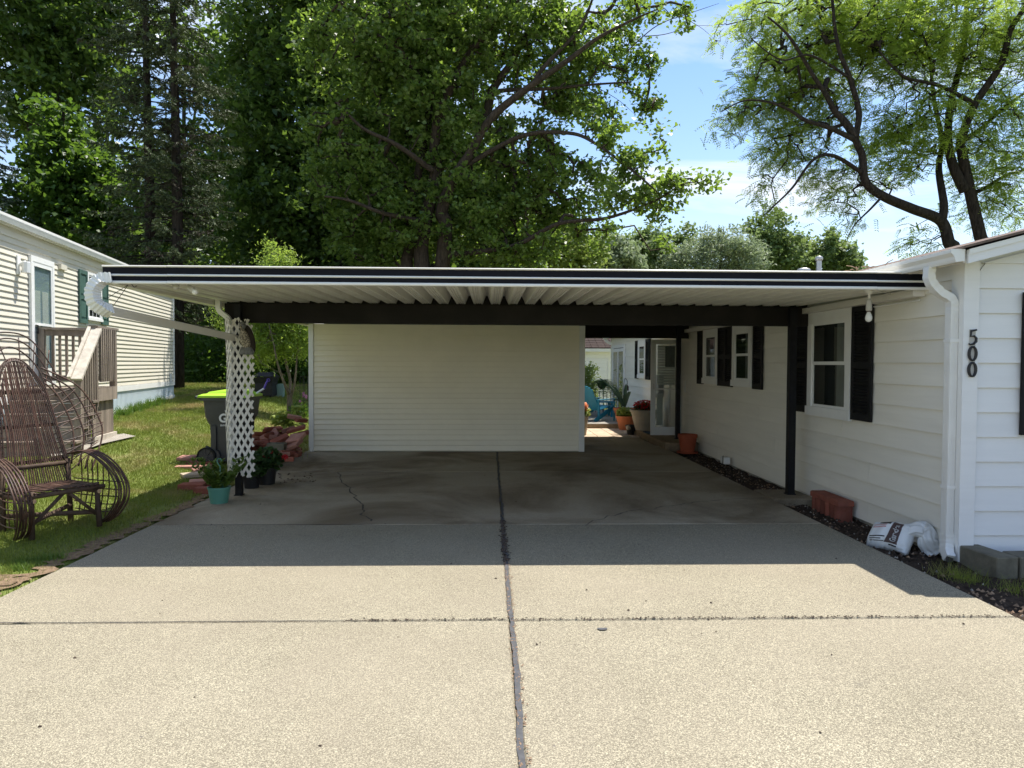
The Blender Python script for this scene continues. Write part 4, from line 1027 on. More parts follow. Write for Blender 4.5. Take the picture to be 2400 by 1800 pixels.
# ================================================================ lattice round the lawn-side post
lat = thing('lattice_trellis', 'beige vinyl diamond lattice wrapped round the carport post by the lawn', 'lattice', (LPX, BY-.15, .2))
yl = BY - .21
pl_pts = [Vector((at(532, 950, Y=yl+.14).x, yl+.14, 0)), Vector((at(531, 950, Y=yl+.02).x, yl+.03, 0)), Vector((at(540, 950, Y=yl-.05).x, yl-.05, 0)), Vector((at(551, 950, Y=yl-.03).x, yl-.02, 0)), Vector((at(556, 950, Y=yl).x, yl-.015, 0)), Vector((at(575, 950, Y=yl).x, yl, 0)), Vector((at(593, 950, Y=yl+.02).x, yl+.03, 0))]
seg = [0]
for i in range(1, len(pl_pts)): seg.append(seg[-1] + (pl_pts[i]-pl_pts[i-1]).length)
SL = seg[-1]
def lp(s):
    for i in range(1, len(seg)):
        if s <= seg[i] + 1e-6: return pl_pts[i-1].lerp(pl_pts[i], (s-seg[i-1])/(seg[i]-seg[i-1]))
    return pl_pts[-1]
def lnorm(s):
    d = lp(min(s+.01, SL)) - lp(max(s-.01, 0)); return Vector((d.y, -d.x, 0)).normalized()
LZ0, LZ1, cell_w, cell_h = .25, 2.115, .072, .150
slope = cell_h/cell_w
k = 0
for sgn in (1, -1):
    z_start = LZ0 - (SL*slope if sgn > 0 else 0)
    z = z_start
    while z < LZ1 + (0 if sgn > 0 else SL*slope):
        pts = []
        for i in range(25):
            s = SL*i/24; zz_ = z + sgn*slope*s
            if LZ0 - .02 <= zz_ <= LZ1 + .02:
                wav = .008*math.sin(zz_*5.2) 
                pts.append(lp(s) + lnorm(s)*((.003 if sgn > 0 else -.003)) + Vector((wav, 0, 0)) + Z3*zz_)
        if len(pts) >= 2:
            b = MB(); hw = .0140
            for i, p in enumerate(pts):
                s_ = SL*0.5
                t = (pts[min(i+1, len(pts)-1)] - pts[max(i-1, 0)]).normalized()
                nrm = Vector((t.y, -t.x, 0)); nrm = nrm.normalized() if nrm.length > 1e-5 else Vector((0, -1, 0))
                if sgn < 0: pass
                x = t.cross(nrm).normalized()
                for sx_, sn in ((-1, 0), (1, 0), (1, 1), (-1, 1)): b.v.append(tuple(p + x*sx_*hw + nrm*sn*.004))
            for i in range(len(pts)-1):
                for j in range(4): j2 = (j+1) % 4; b.f.append((i*4+j, i*4+j2, i*4+4+j2, i*4+4+j))
            b.f += [(0, 1, 2, 3), tuple(len(pts)*4-4+j for j in (3, 2, 1, 0))]
            b.build('lattice_slat', 'lattice_vinyl', lat)
        z += cell_h

# hawk decoy fixed to the lattice
dc = thing('bird_decoy', 'dark carved bird of prey with speckled breast on grey stump, hung on the lattice', 'ornament', at(580, 832, Y=8.28))
def blob(c, rx, ry, rz_, n=16, m_=10, M=None, egg=0.0):
    b = MB(); c = Vector(c)
    for i in range(m_+1):
        ph = math.pi*i/m_; z = math.cos(ph); r = math.sin(ph)*(1 - egg*z)
        for j in range(n):
            t = 2*math.pi*j/n; p = Vector((r*math.cos(t)*rx, r*math.sin(t)*ry, z*rz_))
            b.v.append(tuple(c + (M @ p if M else p)))
    for i in range(m_):
        for j in range(n): b.f.append((i*n+j, (i+1)*n+j, (i+1)*n+(j+1) % n, i*n+(j+1) % n))
    return b
Yd = 8.30
b = blob(at(584, 796, Y=Yd+.03), .066, .05, .175, M=Matrix.Rotation(R(-12), 3, 'Y'), egg=.05); b.build('wing', 'decoy_dark', dc, smooth=True)
b = blob(at(573, 793, Y=Yd-.02), .056, .05, .125, M=Matrix.Rotation(R(-16), 3, 'Y'), egg=.2); b.build('breast', 'decoy_breast', dc, smooth=True)
b = blob(at(568, 763, Y=Yd-.01), .040, .042, .05); hd_ = b.build('head', 'decoy_stump', dc, smooth=True)
MB().tube([at(566, 765, Y=Yd-.05), at(563, 769, Y=Yd-.065), at(563, 773, Y=Yd-.06)], [.012, .008, .001], 6).build('beak', 'decoy_breast', hd_, smooth=True)
for u in (563, 572): blob(at(u, 761, Y=Yd-.048), .008, .006, .008, 8, 5).build('eye', 'decoy_breast', hd_, smooth=True)
for u in (562, 574): MB().tube([at(u, 757, Y=Yd-.01), at(u + (-2 if u < 566 else 2), 750, Y=Yd-.01)], [.012, .002], 5).build('tuft', 'decoy_dark', hd_)
sc0 = at(578, 831, Y=Yd); st = MB().lathe([(.078, 0), (.082, .02), (.076, .06), (.062, .085), (.03, .095)], 18, sc0)
rr = random.Random(3); st.v = [(sc0.x + (x-sc0.x)*(1+.10*rr.uniform(-1, 1)), sc0.y + (y-sc0.y)*.75*(1+.1*rr.uniform(-1, 1)), z) for x, y, z in st.v]; st.build('stump', 'decoy_stump', dc)

# ================================================================ wheeled bin
bp = ground_at(531, 1092); gzb = bp.z
cart = thing('garbage_cart', 'dark grey wheeled refuse bin with lime green lid behind the lattice post', 'bin', (bp.x, bp.y, gzb))
cy0 = bp.y
def cx(u): return at(u, 1000, Y=cy0).x
zt = gzb + 1.02
secs = [(gzb+.06, cx(492), cx(560), .06, .52), (gzb+.60, cx(488), cx(565), .035, .57), (gzb+.66, cx(482), cx(568), .03, .60), (gzb+.74, cx(478), cx(573), .02, .64), (gzb+.98, cx(475), cx(576), 0, .68), (zt, cx(474), cx(577), -.012, .69)]
b = MB()
for (z, xa, xb, ya, yb) in secs:
    c = .03
    b.v += [(xa+c, cy0+ya, z), (xb-c, cy0+ya, z), (xb, cy0+ya+c, z), (xb, cy0+yb-c, z), (xb-c, cy0+yb, z), (xa+c, cy0+yb, z), (xa, cy0+yb-c, z), (xa, cy0+ya+c, z)]
for i in range(len(secs)-1):
    for j in range(8): b.f.append((i*8+j, i*8+(j+1) % 8, i*8+8+(j+1) % 8, i*8+8+j))
b.f += [tuple(range(8))[::-1], tuple(8*(len(secs)-1)+j for j in range(8))]
body = b.build('body', 'cart_gray', cart)
MB().box(cx(493)+.0, cx(505), cy0+.012, cy0+.034, gzb+.12, gzb+.60).build('corner_rib', 'cart_gray', body)
MB().box(cx(566), cx(573), cy0+.16, cy0+.44, gzb+.50, gzb+.72).build('grab_pocket', 'rubber', body)
MB().box(cx(472), cx(579), cy0-.03, cy0+.70, zt-.045, zt-.002).build('rim', 'cart_gray', body)
# lid: shallow crown with a raised panel, overhanging edge and hinge bar
xa, xb = cx(466), cx(580); ya, yb = cy0-.045, cy0+.72
lid = MB(); lv = [(0, 0.0), (.0, .03), (.06, .055), (.10, .058), (.13, .085), (.30, .098)]
for ins, z in lv:
    i_ = ins; lid.v += [(xa+i_, ya+i_*.9, zt+z), (xb-i_*1.2, ya+i_*.9, zt+z*(1 if i_ < .1 else 1.25)), (xb-i_*1.2, yb-i_*.9, zt+z*(1 if i_ < .1 else 1.25)), (xa+i_, yb-i_*.9, zt+z)]
for i in range(len(lv)-1):
    for j in range(4): lid.f.append((i*4+j, i*4+(j+1) % 4, i*4+4+(j+1) % 4, i*4+4+j))
lid.f += [(3, 2, 1, 0), tuple(4*(len(lv)-1)+j for j in range(4))]
lid.build('lid', 'cart_lime', cart)
MB().tube([(xa-.035, ya+.02, zt+.0), (xa-.045, ya+.10, zt+.012), (xa-.045, yb-.10, zt+.012), (xa-.035, yb-.02, zt+.0)], .018, 8).build('handle', 'cart_gray', cart)
for yy in (ya+.10, yb-.10): MB().bar((xa-.045, yy, zt+.01), (xa+.03, yy, zt-.03), .03, .03).build('handle_bracket', 'cart_gray', cart)
wr = .14; wx = cx(484)
for yy, sg in ((cy0-.015, -1), (cy0+.57, 1)):
    w = MB(); n_ = 24
    for (rr_, dy) in ((wr*.82, -.028), (wr*.97, -.028), (wr, -.018), (wr, .018), (wr*.97, .028), (wr*.82, .028)):
        for j in range(n_): t = 2*math.pi*j/n_; w.v.append((wx + rr_*math.cos(t), yy + dy, gzb + wr + rr_*math.sin(t)))
    for i in range(5):
        for j in range(n_): w.f.append((i*n_+j, (i+1)*n_+j, (i+1)*n_+(j+1) % n_, i*n_+(j+1) % n_))
    wo = w.build('wheel', 'rubber', cart, smooth=False)
    h_ = MB(); 
    pts = [(wx + wr*.82*math.cos(2*math.pi*j/n_), yy - .012, gzb + wr + wr*.82*math.sin(2*math.pi*j/n_)) for j in range(n_)]
    h_.extrude(pts, (0, .024, 0))
    for j in range(8):
        t = 2*math.pi*j/8 + .2; d_ = Vector((math.cos(t), 0, math.sin(t)))
        h_.bar(Vector((wx, yy-.019, gzb+wr)) + d_*.02, Vector((wx, yy-.019, gzb+wr)) + d_*wr*.8, .022, .014, (0, 1, 0))
    h_.tube([(wx, yy-.034, gzb+wr), (wx, yy+.02, gzb+wr)], .028, 12); h_.build('rim', 'cart_gray', wo)
MB().tube([(wx, cy0, gzb+wr), (wx, cy0+.56, gzb+wr)], .014, 8).build('axle', 'galv', cart)
MB().extrude([(wx-.02, cy0+.0, gzb+.30), (wx+.17, cy0+.0, gzb+.22), (wx+.21, cy0+.0, gzb+.05), (wx+.15, cy0, gzb+.06), (wx+.10, cy0, gzb+.24), (wx-.02, cy0, gzb+.27)], (0, .05, 0)).build('wheel_guard', 'cart_gray', cart)
tm = text_mesh('GFL', .175, .0006, .006); tm.materials.append(M_['letter_white'])
lz = at(531, 981, Y=cy0).z
o = inst(tm, 'lettering', cart, (at(536, 980, Y=cy0-.004).x, cy0+.004, lz), (R(90-2), 0, 0))
tm = text_mesh('ENVIRONMENTAL', .036, .0006, .0008); tm.materials.append(M_['letter_white'])
inst(tm, 'lettering', cart, (at(539, 990, Y=cy0).x, cy0+.010, lz-.105), (R(90-2), 0, 0))
lf = MB(); lc_ = at(533, 966, Y=cy0-.006)
lf.extrude([(lc_.x + x, cy0-.004, lc_.z + z) for x, z in ((0, -.03), (-.03, -.005), (-.04, .03), (-.012, .015), (0, -.005), (.022, .03), (.05, .035), (.04, 0))], (0, .004, 0)); lf.build('leaf_emblem', 'letter_white', cart)
# snow brush lying against the bin
ts = thing('snow_brush', 'purple and white handled snow brush sticking up behind the green bin lid', 'brush', at(606, 925, Y=11.1))
MB().tube([at(588, 936, Y=11.05), at(604, 920, Y=11.08), at(620, 910, Y=11.1)], .016, 8).build('shaft', 'pole_white', ts)
MB().tube([at(619, 911, Y=11.1), at(624, 898, Y=11.1), at(628, 892, Y=11.1)], [.018, .016, .014], 8).build('grip', 'purple_grip', ts)
rg = [at(629, 891, Y=11.1) + Vector((.022*math.cos(2*math.pi*j/12), 0, .022*math.sin(2*math.pi*j/12))) for j in range(13)]
MB().tube(rg, .007, 6).build('loop', 'purple_grip', ts)
MB().tube([at(588, 936, Y=11.05), at(578, 950, Y=11.02) - Z3*.9], .012, 6).build('lower_shaft', 'pole_white', ts)

# ================================================================ loose bricks and pavers
def brick_mesh(sx, sy, sz, m, seed, bev=.006):
    b = MB().obox((0, 0, 0), (sx, sy, sz), None, bev); r = random.Random(seed)
    b.v = [(x + r.uniform(-.003, .003), y + r.uniform(-.003, .003), z + r.uniform(-.002, .002)) for x, y, z in b.v]
    me = bpy.data.meshes.new('brick'); me.from_pydata(b.v, [], b.f); me.materials.append(M_[m]); me.update(); return me
BM = [brick_mesh(.20, .10, .06, 'brick_red', 1), brick_mesh(.30, .20, .05, 'brick_pink', 2), brick_mesh(.28, .14, .05, 'brick_red', 3), brick_mesh(.24, .12, .07, 'brick_pink', 4), brick_mesh(.30, .15, .05, 'brick_red', 5)]
def put_brick(me, loc, rot, label, name='brick', group=None, cat='brick'):
    o = inst(me, name, None, loc, rot); return tag(o, label, cat, group)
GP_ = 'red bricks heaped beside the shed'
rp_ = random.Random(12)
pile_lbl = 'red brick lying in the tumbled heap beside the white shed'
c0 = Vector((-3.62, 11.75, 0))
for i in range(110):                                        # bricks over a cone-shaped heap
    a = rp_.uniform(0, 6.28); k = math.sqrt(rp_.random())
    x = c0.x + k*math.cos(a)*.50; y = c0.y + k*math.sin(a)*.75
    if x > -3.38: continue
    z = max(.03, .50*(1 - k**1.15)*(1 if i > 30 else rp_.random())) + lawn_z(x, y)
    put_brick(BM[rp_.choice((0, 0, 2, 2, 3, 4))], (x, y, z), (rp_.uniform(-.3, .3) + .35*math.sin(a)*k, rp_.uniform(-.3, .3) - .35*math.cos(a)*k, rp_.uniform(0, 3.14)), pile_lbl, group=GP_)
def brick_px(u, v, Y, me, rot, label, grp=None, cat='brick', name='brick'):
    put_brick(me, at(u, v, Y=Y), rot, label, name, grp, cat)
brick_px(693, 1027, 11.05, BM[1], (R(35), R(-8), R(-30)), 'large flat pink paver tilted on the near side of the brick heap', cat='paver', name='paver')
brick_px(686, 1045, 10.9, BM[1], (R(24), R(-22), R(-24)), 'pink paver leaning low on the brick heap nearest the shed corner', cat='paver', name='paver')
brick_px(632, 1022, 11.6, BM[1], (R(30), R(-30), R(18)), 'sunlit pink paver propped at the lawn end of the brick heap', cat='paver', name='paver')
brick_px(676, 1007, 11.7, BM[3], (R(10), R(-16), R(-40)), 'upright tan brick near the top of the heap', name='brick')
brick_px(694, 1006, 11.5, BM[4], (R(10), R(-16), R(8)), 'long dark red brick slanting across the heap')
brick_px(702, 1018, 11.4, BM[4], (R(6), R(-14), R(12)), 'second long dark red brick slanting under the first on the heap')
brick_px(655, 1030, 11.4, BM[4], (R(18), R(-24), R(22)), 'long red brick lying diagonally down the sunlit side of the heap')
brick_px(706, 985, 12.1, BM[0], (.2, .1, .8), 'pale red brick end topping the heap by the shed trim')
brick_px(690, 978, 12.3, BM[3], (.1, .2, .3), 'pale pink brick at the very top of the heap')
gb = brick_mesh(.27, .14, .12, 'conc_block', 9, .008)
tag(inst(gb, 'concrete_block', None, at(649, 1047, Y=10.85), (0, 0, R(-4))), 'grey speckled concrete block in front of the brick heap', 'block')
brick_px(676, 1061, 10.55, BM[0], (.05, .1, .5), 'grey red brick lying flat between block and driveway edge')
brick_px(690, 1066, 10.6, BM[0], (.1, -.05, -.4), 'red brick lying beside the driveway edge under the heap')
brick_px(655, 1062, 10.5, BM[1], (.06, .05, .3), 'flat pink paver lying in front of the grey concrete block', cat='paver', name='paver')
brick_px(665, 1076, 10.1, BM[2], (.02, .03, .15), 'rounded pink edging brick lying along the driveway edge')
# pavers at the foot of the bin and bricks beside the green pot
def paver_px(u, v, sx, sy, sz, rot, m, label, name='paver', cat='paver'):
    p = ground_at(u, v); me = brick_mesh(sx, sy, sz, m, int(u)); tag(inst(me, name, None, (p.x, p.y, p.z + sz*.45), (0, 0, R(rot))), label, cat)
paver_px(440, 1076, .24, .34, .045, 10, 'brick_pink', 'sunlit pink paver set in the lawn farthest from the bin wheel')
paver_px(462, 1078, .22, .34, .045, 8, 'brick_pink', 'sunlit pink paver next to the bin wheel')
paver_px(474, 1088, .40, .22, .04, 4, 'brick_red', 'dark red paver shaded in front of the bin wheel')
paver_px(455, 1098, .50, .12, .045, 6, 'brick_pink', 'narrow pink edging strip lying in the grass before the bin')
paver_px(474, 1106, .24, .26, .05, 30, 'brick_pink', 'pale paver half buried behind the green flowerpot')
paver_px(452, 1117, .28, .24, .05, 34, 'paver_tan', 'pale speckled paver at the edge of the carport shadow')
paver_px(452, 1146, .30, .20, .075, 4, 'brick_red', 'dark red rounded brick left of the green flowerpot', 'brick', 'brick')
paver_px(484, 1155, .26, .16, .075, -3, 'brick_red', 'dark red brick behind the green flowerpot by the driveway edge', 'brick', 'brick')
paver_px(500, 1140, .22, .16, .07, 12, 'brick_red', 'brown brick beside the foot of the lattice post', 'brick', 'brick')
paver_px(470, 1133, .26, .2, .05, 20, 'brick_pink', 'dusty flat paver in shade left of the lattice post')
# edging bricks piled against the house
ys0, ys1 = 7.40, 8.05
me = MB(); me.extrude([(3.76, ys0, .075), (3.94, ys0, .075), (3.94, ys0, .125), (3.93, ys0, .135), (3.775, ys0, .135), (3.76, ys0, .122)], (0, ys1-ys0, 0))
tag(me.build('edging_slab', 'brick_red', loc=(3.85, 7.72, .08)), 'long smooth red edging slab on top of the stacked bricks by the house', 'brick')
for i in range(6):
    yy = ys0 + .01 + i*.105; b = MB(); n_ = 10; pts = []
    for j in range(n_+1): t = math.pi*j/n_; pts.append((3.80 - .045*math.sin(t), yy + .05 - .05*math.cos(t), -.10))
    pts += [(3.93, yy+.1, -.10), (3.93, yy, -.10)]
    b.extrude(pts, (0, 0, .172)); tag(b.build('scalloped_brick', 'brick_red', loc=(3.86, yy+.05, -.1)), 'round-faced red edging brick under the long red slab, ' + ('first', 'second', 'third', 'fourth', 'fifth', 'sixth')[i] + ' from the soil bag', 'brick', 'scalloped bricks stacked by the house')
# concrete blocks at the house corner
def block_at(x0, x1, y0, y1, z0, z1, rot, label):
    b = MB().obox(((x0+x1)/2, (y0+y1)/2, (z0+z1)/2), (x1-x0, y1-y0, z1-z0), Matrix.Rotation(R(rot), 3, 'Z'), .008)
    tag(b.build('concrete_block', 'conc_block', loc=((x0+x1)/2, (y0+y1)/2, z0)), label, 'block')
block_at(3.99, 4.18, 5.37, 5.79, -.11, .085, 6, 'mossy concrete block at the white house corner')
block_at(4.22, 4.62, 5.40, 5.60, -.11, .08, 3, 'concrete block at the frame edge right of the mossy corner block')

# ================================================================ soil bag
def curve_pts(P, n=6):
    Q = []
    for i in range(len(P)-1):
        p0 = P[max(i-1, 0)]; p1 = P[i]; p2 = P[i+1]; p3 = P[min(i+2, len(P)-1)]
        for k in range(n):
            t = k/n; Q.append(0.5*((2*p1) + (-p0+p2)*t + (2*p0-5*p1+4*p2-p3)*t*t + (-p0+3*p1-3*p2+p3)*t**3))
    return Q + [P[-1]]
bgp = at(2128, 1300, Z=-.07)
bag = thing('soil_bag', 'half-empty white garden soil bag slumped in the bed by the downspout', 'bag', (bgp.x, bgp.y, -.09))
ctr = Vector((3.675, 6.25, .028))
d_b = Vector((.50, -.80, 0)).normalized(); s_b = Vector((-d_b.y, d_b.x, 0))          # long axis towards the viewer, s_b to the wall
w_b = (Z3*.78 + s_b*.62).normalized(); n_b = (Z3*.62 - s_b*.78).normalized()         # the sack leans back: width upwards, print side out
BL, BW, BT = .185, .135, .082
phs = [1.3, 4.1, .7, 2.9, 5.2, 3.3]
def sack(t, a):
    e = max(0.0, 1 - abs(t)**6)**.5; ca, sa = math.cos(a), math.sin(a)
    lump = .10*math.sin(2.2*t + phs[0]) + .07*math.sin(3*a + 2*t + phs[1]) + .04*math.sin(7*t + 2*a + phs[2])
    fine = .05*math.sin(11*t + 5*a + phs[3])*(.3 + .7*abs(t)) + .05*max(0, t)*math.sin(15*a + 6*t + phs[4]) + .06*max(0, -ca)*math.sin(24*t + 4*a)
    rx = math.copysign(abs(ca)**.65, ca)*BW*(.90 + .10*e)*(1 + .25*lump + .35*fine); rz_ = math.copysign(abs(sa)**.85, sa)*BT*(.10 + .90*e)*(1 + lump + fine)
    p = ctr + d_b*(t*BL) + w_b*(rx + .012*math.sin(3*t + 1)) + n_b*rz_
    if p.z < -.075: p.z = -.075 - .01*math.sin(9*t)
    return p
b = MB(); nS, mS = 80, 48
for i in range(mS+1):
    for j in range(nS): b.v.append(tuple(sack(-1 + 2*i/mS, 2*math.pi*j/nS)))
for i in range(mS):
    for j in range(nS): b.f.append((i*nS+j, i*nS+(j+1) % nS, (i+1)*nS+(j+1) % nS, (i+1)*nS+j))
b.f += [tuple(range(nS))[::-1], tuple(mS*nS+j for j in range(nS))]
face_fix(b.build('bag_body', 'bag_plastic', bag, smooth=True))
tp_ = [ctr + d_b*.10 + w_b*.08, ctr + d_b*.19 + w_b*.13 + Z3*.0, ctr + d_b*.25 + w_b*.115 + s_b*.05, ctr + d_b*.275 + s_b*.09 + Z3*.02, ctr + d_b*.30 + s_b*.12 - Z3*.06, ctr + d_b*.335 + s_b*.135 - Z3*.103]
tq = curve_pts(tp_, 7); b = MB(); nq = 40; ax = (w_b*.9 + s_b*.35).normalized()
for i, p in enumerate(tq):
    k = i/(len(tq)-1); tt = (tq[min(i+1, len(tq)-1)] - tq[max(i-1, 0)]).normalized(); x_ = (s_b*.55 + d_b*.75 if k > .3 else ax); x_ = (x_ - tt*x_.dot(tt)).normalized(); y_ = tt.cross(x_)
    wd_ = .080 - .012*math.sin(math.pi*k) + .05*max(0, k-.75); th_ = .050 - .036*k
    for j in range(nq):
        a = 2*math.pi*j/nq; w_ = 1 + .12*math.sin(3*a + 5*k) + .16*math.sin(8*a + 8*k)*(.4+k) + .10*math.sin(30*k + 2*a)
        q = p + x_*math.cos(a)*wd_*w_ + y_*math.sin(a)*th_*w_
        b.v.append((q.x, q.y, max(q.z, -.083)))
for i in range(len(tq)-1):
    for j in range(nq): b.f.append((i*nq+j, i*nq+(j+1) % nq, (i+1)*nq+(j+1) % nq, (i+1)*nq+j))
b.f += [tuple(range(nq))[::-1], tuple((len(tq)-1)*nq+j for j in range(nq))]
face_fix(b.build('bag_neck', 'bag_plastic', bag, smooth=True))
def on_bag(u_, w_, off=.0035):
    """print position: u_ along the bag (-1..1), w_ up its outer face (-1..1)"""
    w_ = max(-.97, min(.97, w_)); return sack(u_, math.acos(w_)) + n_b*off
def patch(ua, ub, wa, wb_, m, name, n=8, shape=None, off=.0035):
    b = MB()
    for i in range(n+1):
        for j in range(n+1):
            uu = ua + (ub-ua)*i/n; ww_ = wa + (wb_-wa)*j/n
            if shape: uu, ww_ = shape(uu, ww_, i/n, j/n)
            b.v.append(tuple(on_bag(uu, ww_, off)))
    for i in range(n):
        for j in range(n): b.f.append((i*(n+1)+j, (i+1)*(n+1)+j, (i+1)*(n+1)+j+1, i*(n+1)+j+1))
    return b.build(name, m, bag, smooth=True)
patch(.12, .60, -.62, .72, 'letter_brown', 'brand_panel', 10, shape=lambda u, w, i, j: (u - .16*(1-j)**2*(1-i), w))
for k in range(3): patch(-.80 + .03*k, -.05 - .16*(k == 1), -.24 - .16*k, -.17 - .16*k, 'letter_black', 'print_line', 5)
for k in range(2): patch(-.76, -.12, .34 - .18*k, .39 - .18*k, 'letter_red', 'print_line', 5)
patch(-.55, .02, .55, .82, 'letter_black', 'print_figure', 5, shape=lambda u, w, i, j: (u, w - .14*i*(1-j)))
patch(.20, .58, -.80, -.70, 'letter_black', 'print_line', 4)
tm = text_mesh('Garden', .085, .0004, .0022); tm.materials.append(M_['bag_plastic'])
vv = [v.co.copy() for v in tm.vertices]
for v, q in zip(tm.vertices, vv):                       # the word follows the sack's face, reading upwards
    p = on_bag(.38 - q.y*4.6, -.02 + q.x*3.6, .006); v.co = p - Vector((bgp.x, bgp.y, -.09))
o = bpy.data.objects.new('lettering', tm); col.objects.link(o); o.parent = bag
# white tub lying by the wall
tb_ = thing('plastic_tub', 'small white plastic tub with black wire handle lying by the house wall', 'tub', at(1708, 1090, Z=-.08))
c = at(1700, 1079, X=3.86)
b = MB().obox(c, (.11, .15, .115), Matrix.Rotation(R(6), 3, 'Z'), .012); b.build('tub', 'bulb_white', tb_)
rg = [c + Vector((-.066 if k in (0, 1) else .066, -.085, -.062 if k in (0, 3) else .068)) for k in (0, 1, 2, 3, 0)]
MB().tube(curve_pts([c + Vector((-.05, .08, -.04)), c + Vector((-.075, -.07, -.058)), c + Vector((-.075, -.10, .0)), c + Vector((-.07, -.085, .066)), c + Vector((-.02, .05, .066))], 6), .0055, 6).build('wire_bail', 'iron', tb_)
# ================================================================ flowerpots
def pot(name, label, c, r0, r1, h, m, lip=.012, liph=.03, soil=True, cat='flowerpot', group=None):
    t = thing(name, label, cat, c, group); c = Vector(c)
    MB().lathe([(r0*.6, .0), (r0, .0), (r0, .006), (r1, h-liph), (r1+lip, h-liph+.002), (r1+lip, h), (r1-.004, h), (r1-.012, h-.04), (.01, h-.045)], 28, c).build('pot', m, t, smooth=False)
    if soil: MB().lathe([(r1-.012, h-.05), (r1*.6, h-.03), (.005, h-.025)], 18, c).build('soil', 'soil', t)
    return t
def foliage(t, name, c, rx, rz_, n, ln, wd, m, seed, up=.5, shell=.3, flat=.12, droop=.2):
    r = np.random.default_rng(seed); c = np.array(c)
    p = unit(r.normal(size=(n, 3)))*(r.random((n, 1))**shell)*np.array([rx, rx, rz_]) + c
    d, s = frames(r, n, up, droop=droop); out = unit(p - c - np.array([0, 0, -rz_*.6])); d = unit(d*.6 + out*.8); nrm = unit(np.cross(d, s)); s = np.cross(nrm, d)
    return kites(name, p, d, unit(s), ln*(.7 + .6*r.random(n)), wd*(.7 + .6*r.random(n)), m, t, bend=flat)
gp = at(514, 1178, Z=0)
t = pot('flowerpot', 'sea green plastic pot with bushy plant and hook hanger on driveway corner', gp, .095, .122, .185, 'pot_green', .006, .02)
r = np.random.default_rng(4); P_, D_, S_ = [], [], []
stems = MB()
for i in range(26):                                       # upright leafy shoots
    a = r.random()*6.28; base = Vector(gp) + Vector((.05*math.cos(a), .05*math.sin(a), .15)); L = .16 + .20*r.random(); lean = .25 + .6*r.random()
    tip = base + Vector((lean*L*math.cos(a), lean*L*math.sin(a), L)); stems.tube([base, base.lerp(tip, .5) + Vector((0, 0, .015)), tip], .003, 4)
    for k in range(30):
        q = base.lerp(tip, .15 + .85*r.random()); th = r.random()*6.28
        d = Vector((math.cos(th), math.sin(th), .35 + .5*r.random())).normalized(); P_.append(q + d*.024); D_.append(d); sd_ = d.cross(Vector((r.normal()*.3, r.normal()*.3, 1))).normalized(); S_.append(sd_)
stems.build('stems', 'leaf_pot', t)
kites('leaves', np.array(P_), np.array(D_), np.array(S_), .078*(.7+.6*r.random(len(P_))), .034, 'leaf_pot', t)
hk = at(513, 1082, Y=gp.y)
MB().tube([hk + Vector((.02, 0, -.30)), hk + Vector((.012, 0, -.05)), hk + Vector((-.012, 0, -.02)), hk + Vector((-.022, 0, .01)), hk + Vector((-.01, 0, .032)), hk + Vector((.015, 0, .036)), hk + Vector((.03, 0, .02)), hk + Vector((.03, 0, .008))], .006, 6).build('hanger_hook', 'pot_green', t)
for (u, v, r0, lbl, hookc, nfl, lab, seed) in ((590, 1143, .105, None, None, 0, 'low black pot of dark foliage beside the foot of lattice post', 5), (625, 1134, .125, None, None, 3, 'black nursery pot of red geraniums beside the lattice post', 6)):
    c = at(u, v, Z=0); h = .17 if nfl == 0 else .22
    t = pot('flowerpot', lab, c, r0*.85, r0, h, 'pot_black', .008, .02)
    foliage(t, 'leaves', (c.x, c.y, h+.10), .19 if nfl == 0 else .23, .17, 620, .062, .055, 'leaf_geranium', seed, .8, .5)
    if nfl:
        for (uu, vv_) in ((633, 1060), (621, 1072), (668, 1071)):
            q = at(uu, vv_, Y=c.y - .05); foliage(t, 'blossom', q, .038, .032, 70, .03, .03, 'petal_red', int(uu), .4, .4)
            MB().tube([(c.x, c.y, h), (q.x*.5 + c.x*.5, q.y, h+.15), q], .003, 4).build('stalk', 'leaf_geranium', t)
        hk = at(622, 1057, Y=c.y)
        MB().tube([hk + Vector((.02, 0, -.2)), hk + Vector((-.03, 0, -.03)), hk + Vector((-.04, 0, .0)), hk + Vector((-.015, 0, .02)), hk + Vector((.03, 0, .015))], .007, 6).build('hanger_hook', 'pot_black', t)
# empty clay pot by the wall
c = at(1617, 1059, Z=-.02)
c = Vector((3.68, c.y, -.02))
t = pot('flowerpot', 'empty red-brown clay pot standing by the house wall under the windows', c, .125, .168, .33, 'terra_red', .012, .06, False); MB().lathe([(.16, 0), (.19, .002), (.195, .03), (.18, .03)], 24, c + Vector((0, 0, -.02))).build('saucer', 'terra_red', t)

# ================================================================ patio behind the carport
PZ = .0
pv = thing('patio_paving', 'sunlit tan square pavers between the driveway and the patio step', 'paving', (2.4, 16.3, 0), kind='structure')
for i in range(6):
    for j in range(5):
        x = 1.30 + .37*i; y = 15.42 + .39*j
        MB().obox((x+.18, y+.19, -.03), (.36, .38, .06), Matrix.Rotation(R(random.uniform(-.8, .8)), 3, 'Z'), .006).build('paver', 'paver_tan', pv)
MB().box(.9, HX-.05, 15.4, 17.4, -.12, -.055).build('paver_bed', 'dry_soil', pv)
dkp = thing('patio_deck', 'low concrete patio terrace beyond the tan pavers', 'terrace', (2.3, 18.5, 0), kind='structure')
MB().box(.6, HX-.03, 17.42, 22.8, -.1, .115).build('terrace', 'drive_worn', dkp)
MB().box(.6, HX-.03, 17.395, 17.418, -.1, .10).build('terrace_edge', 'platform_wood', dkp)
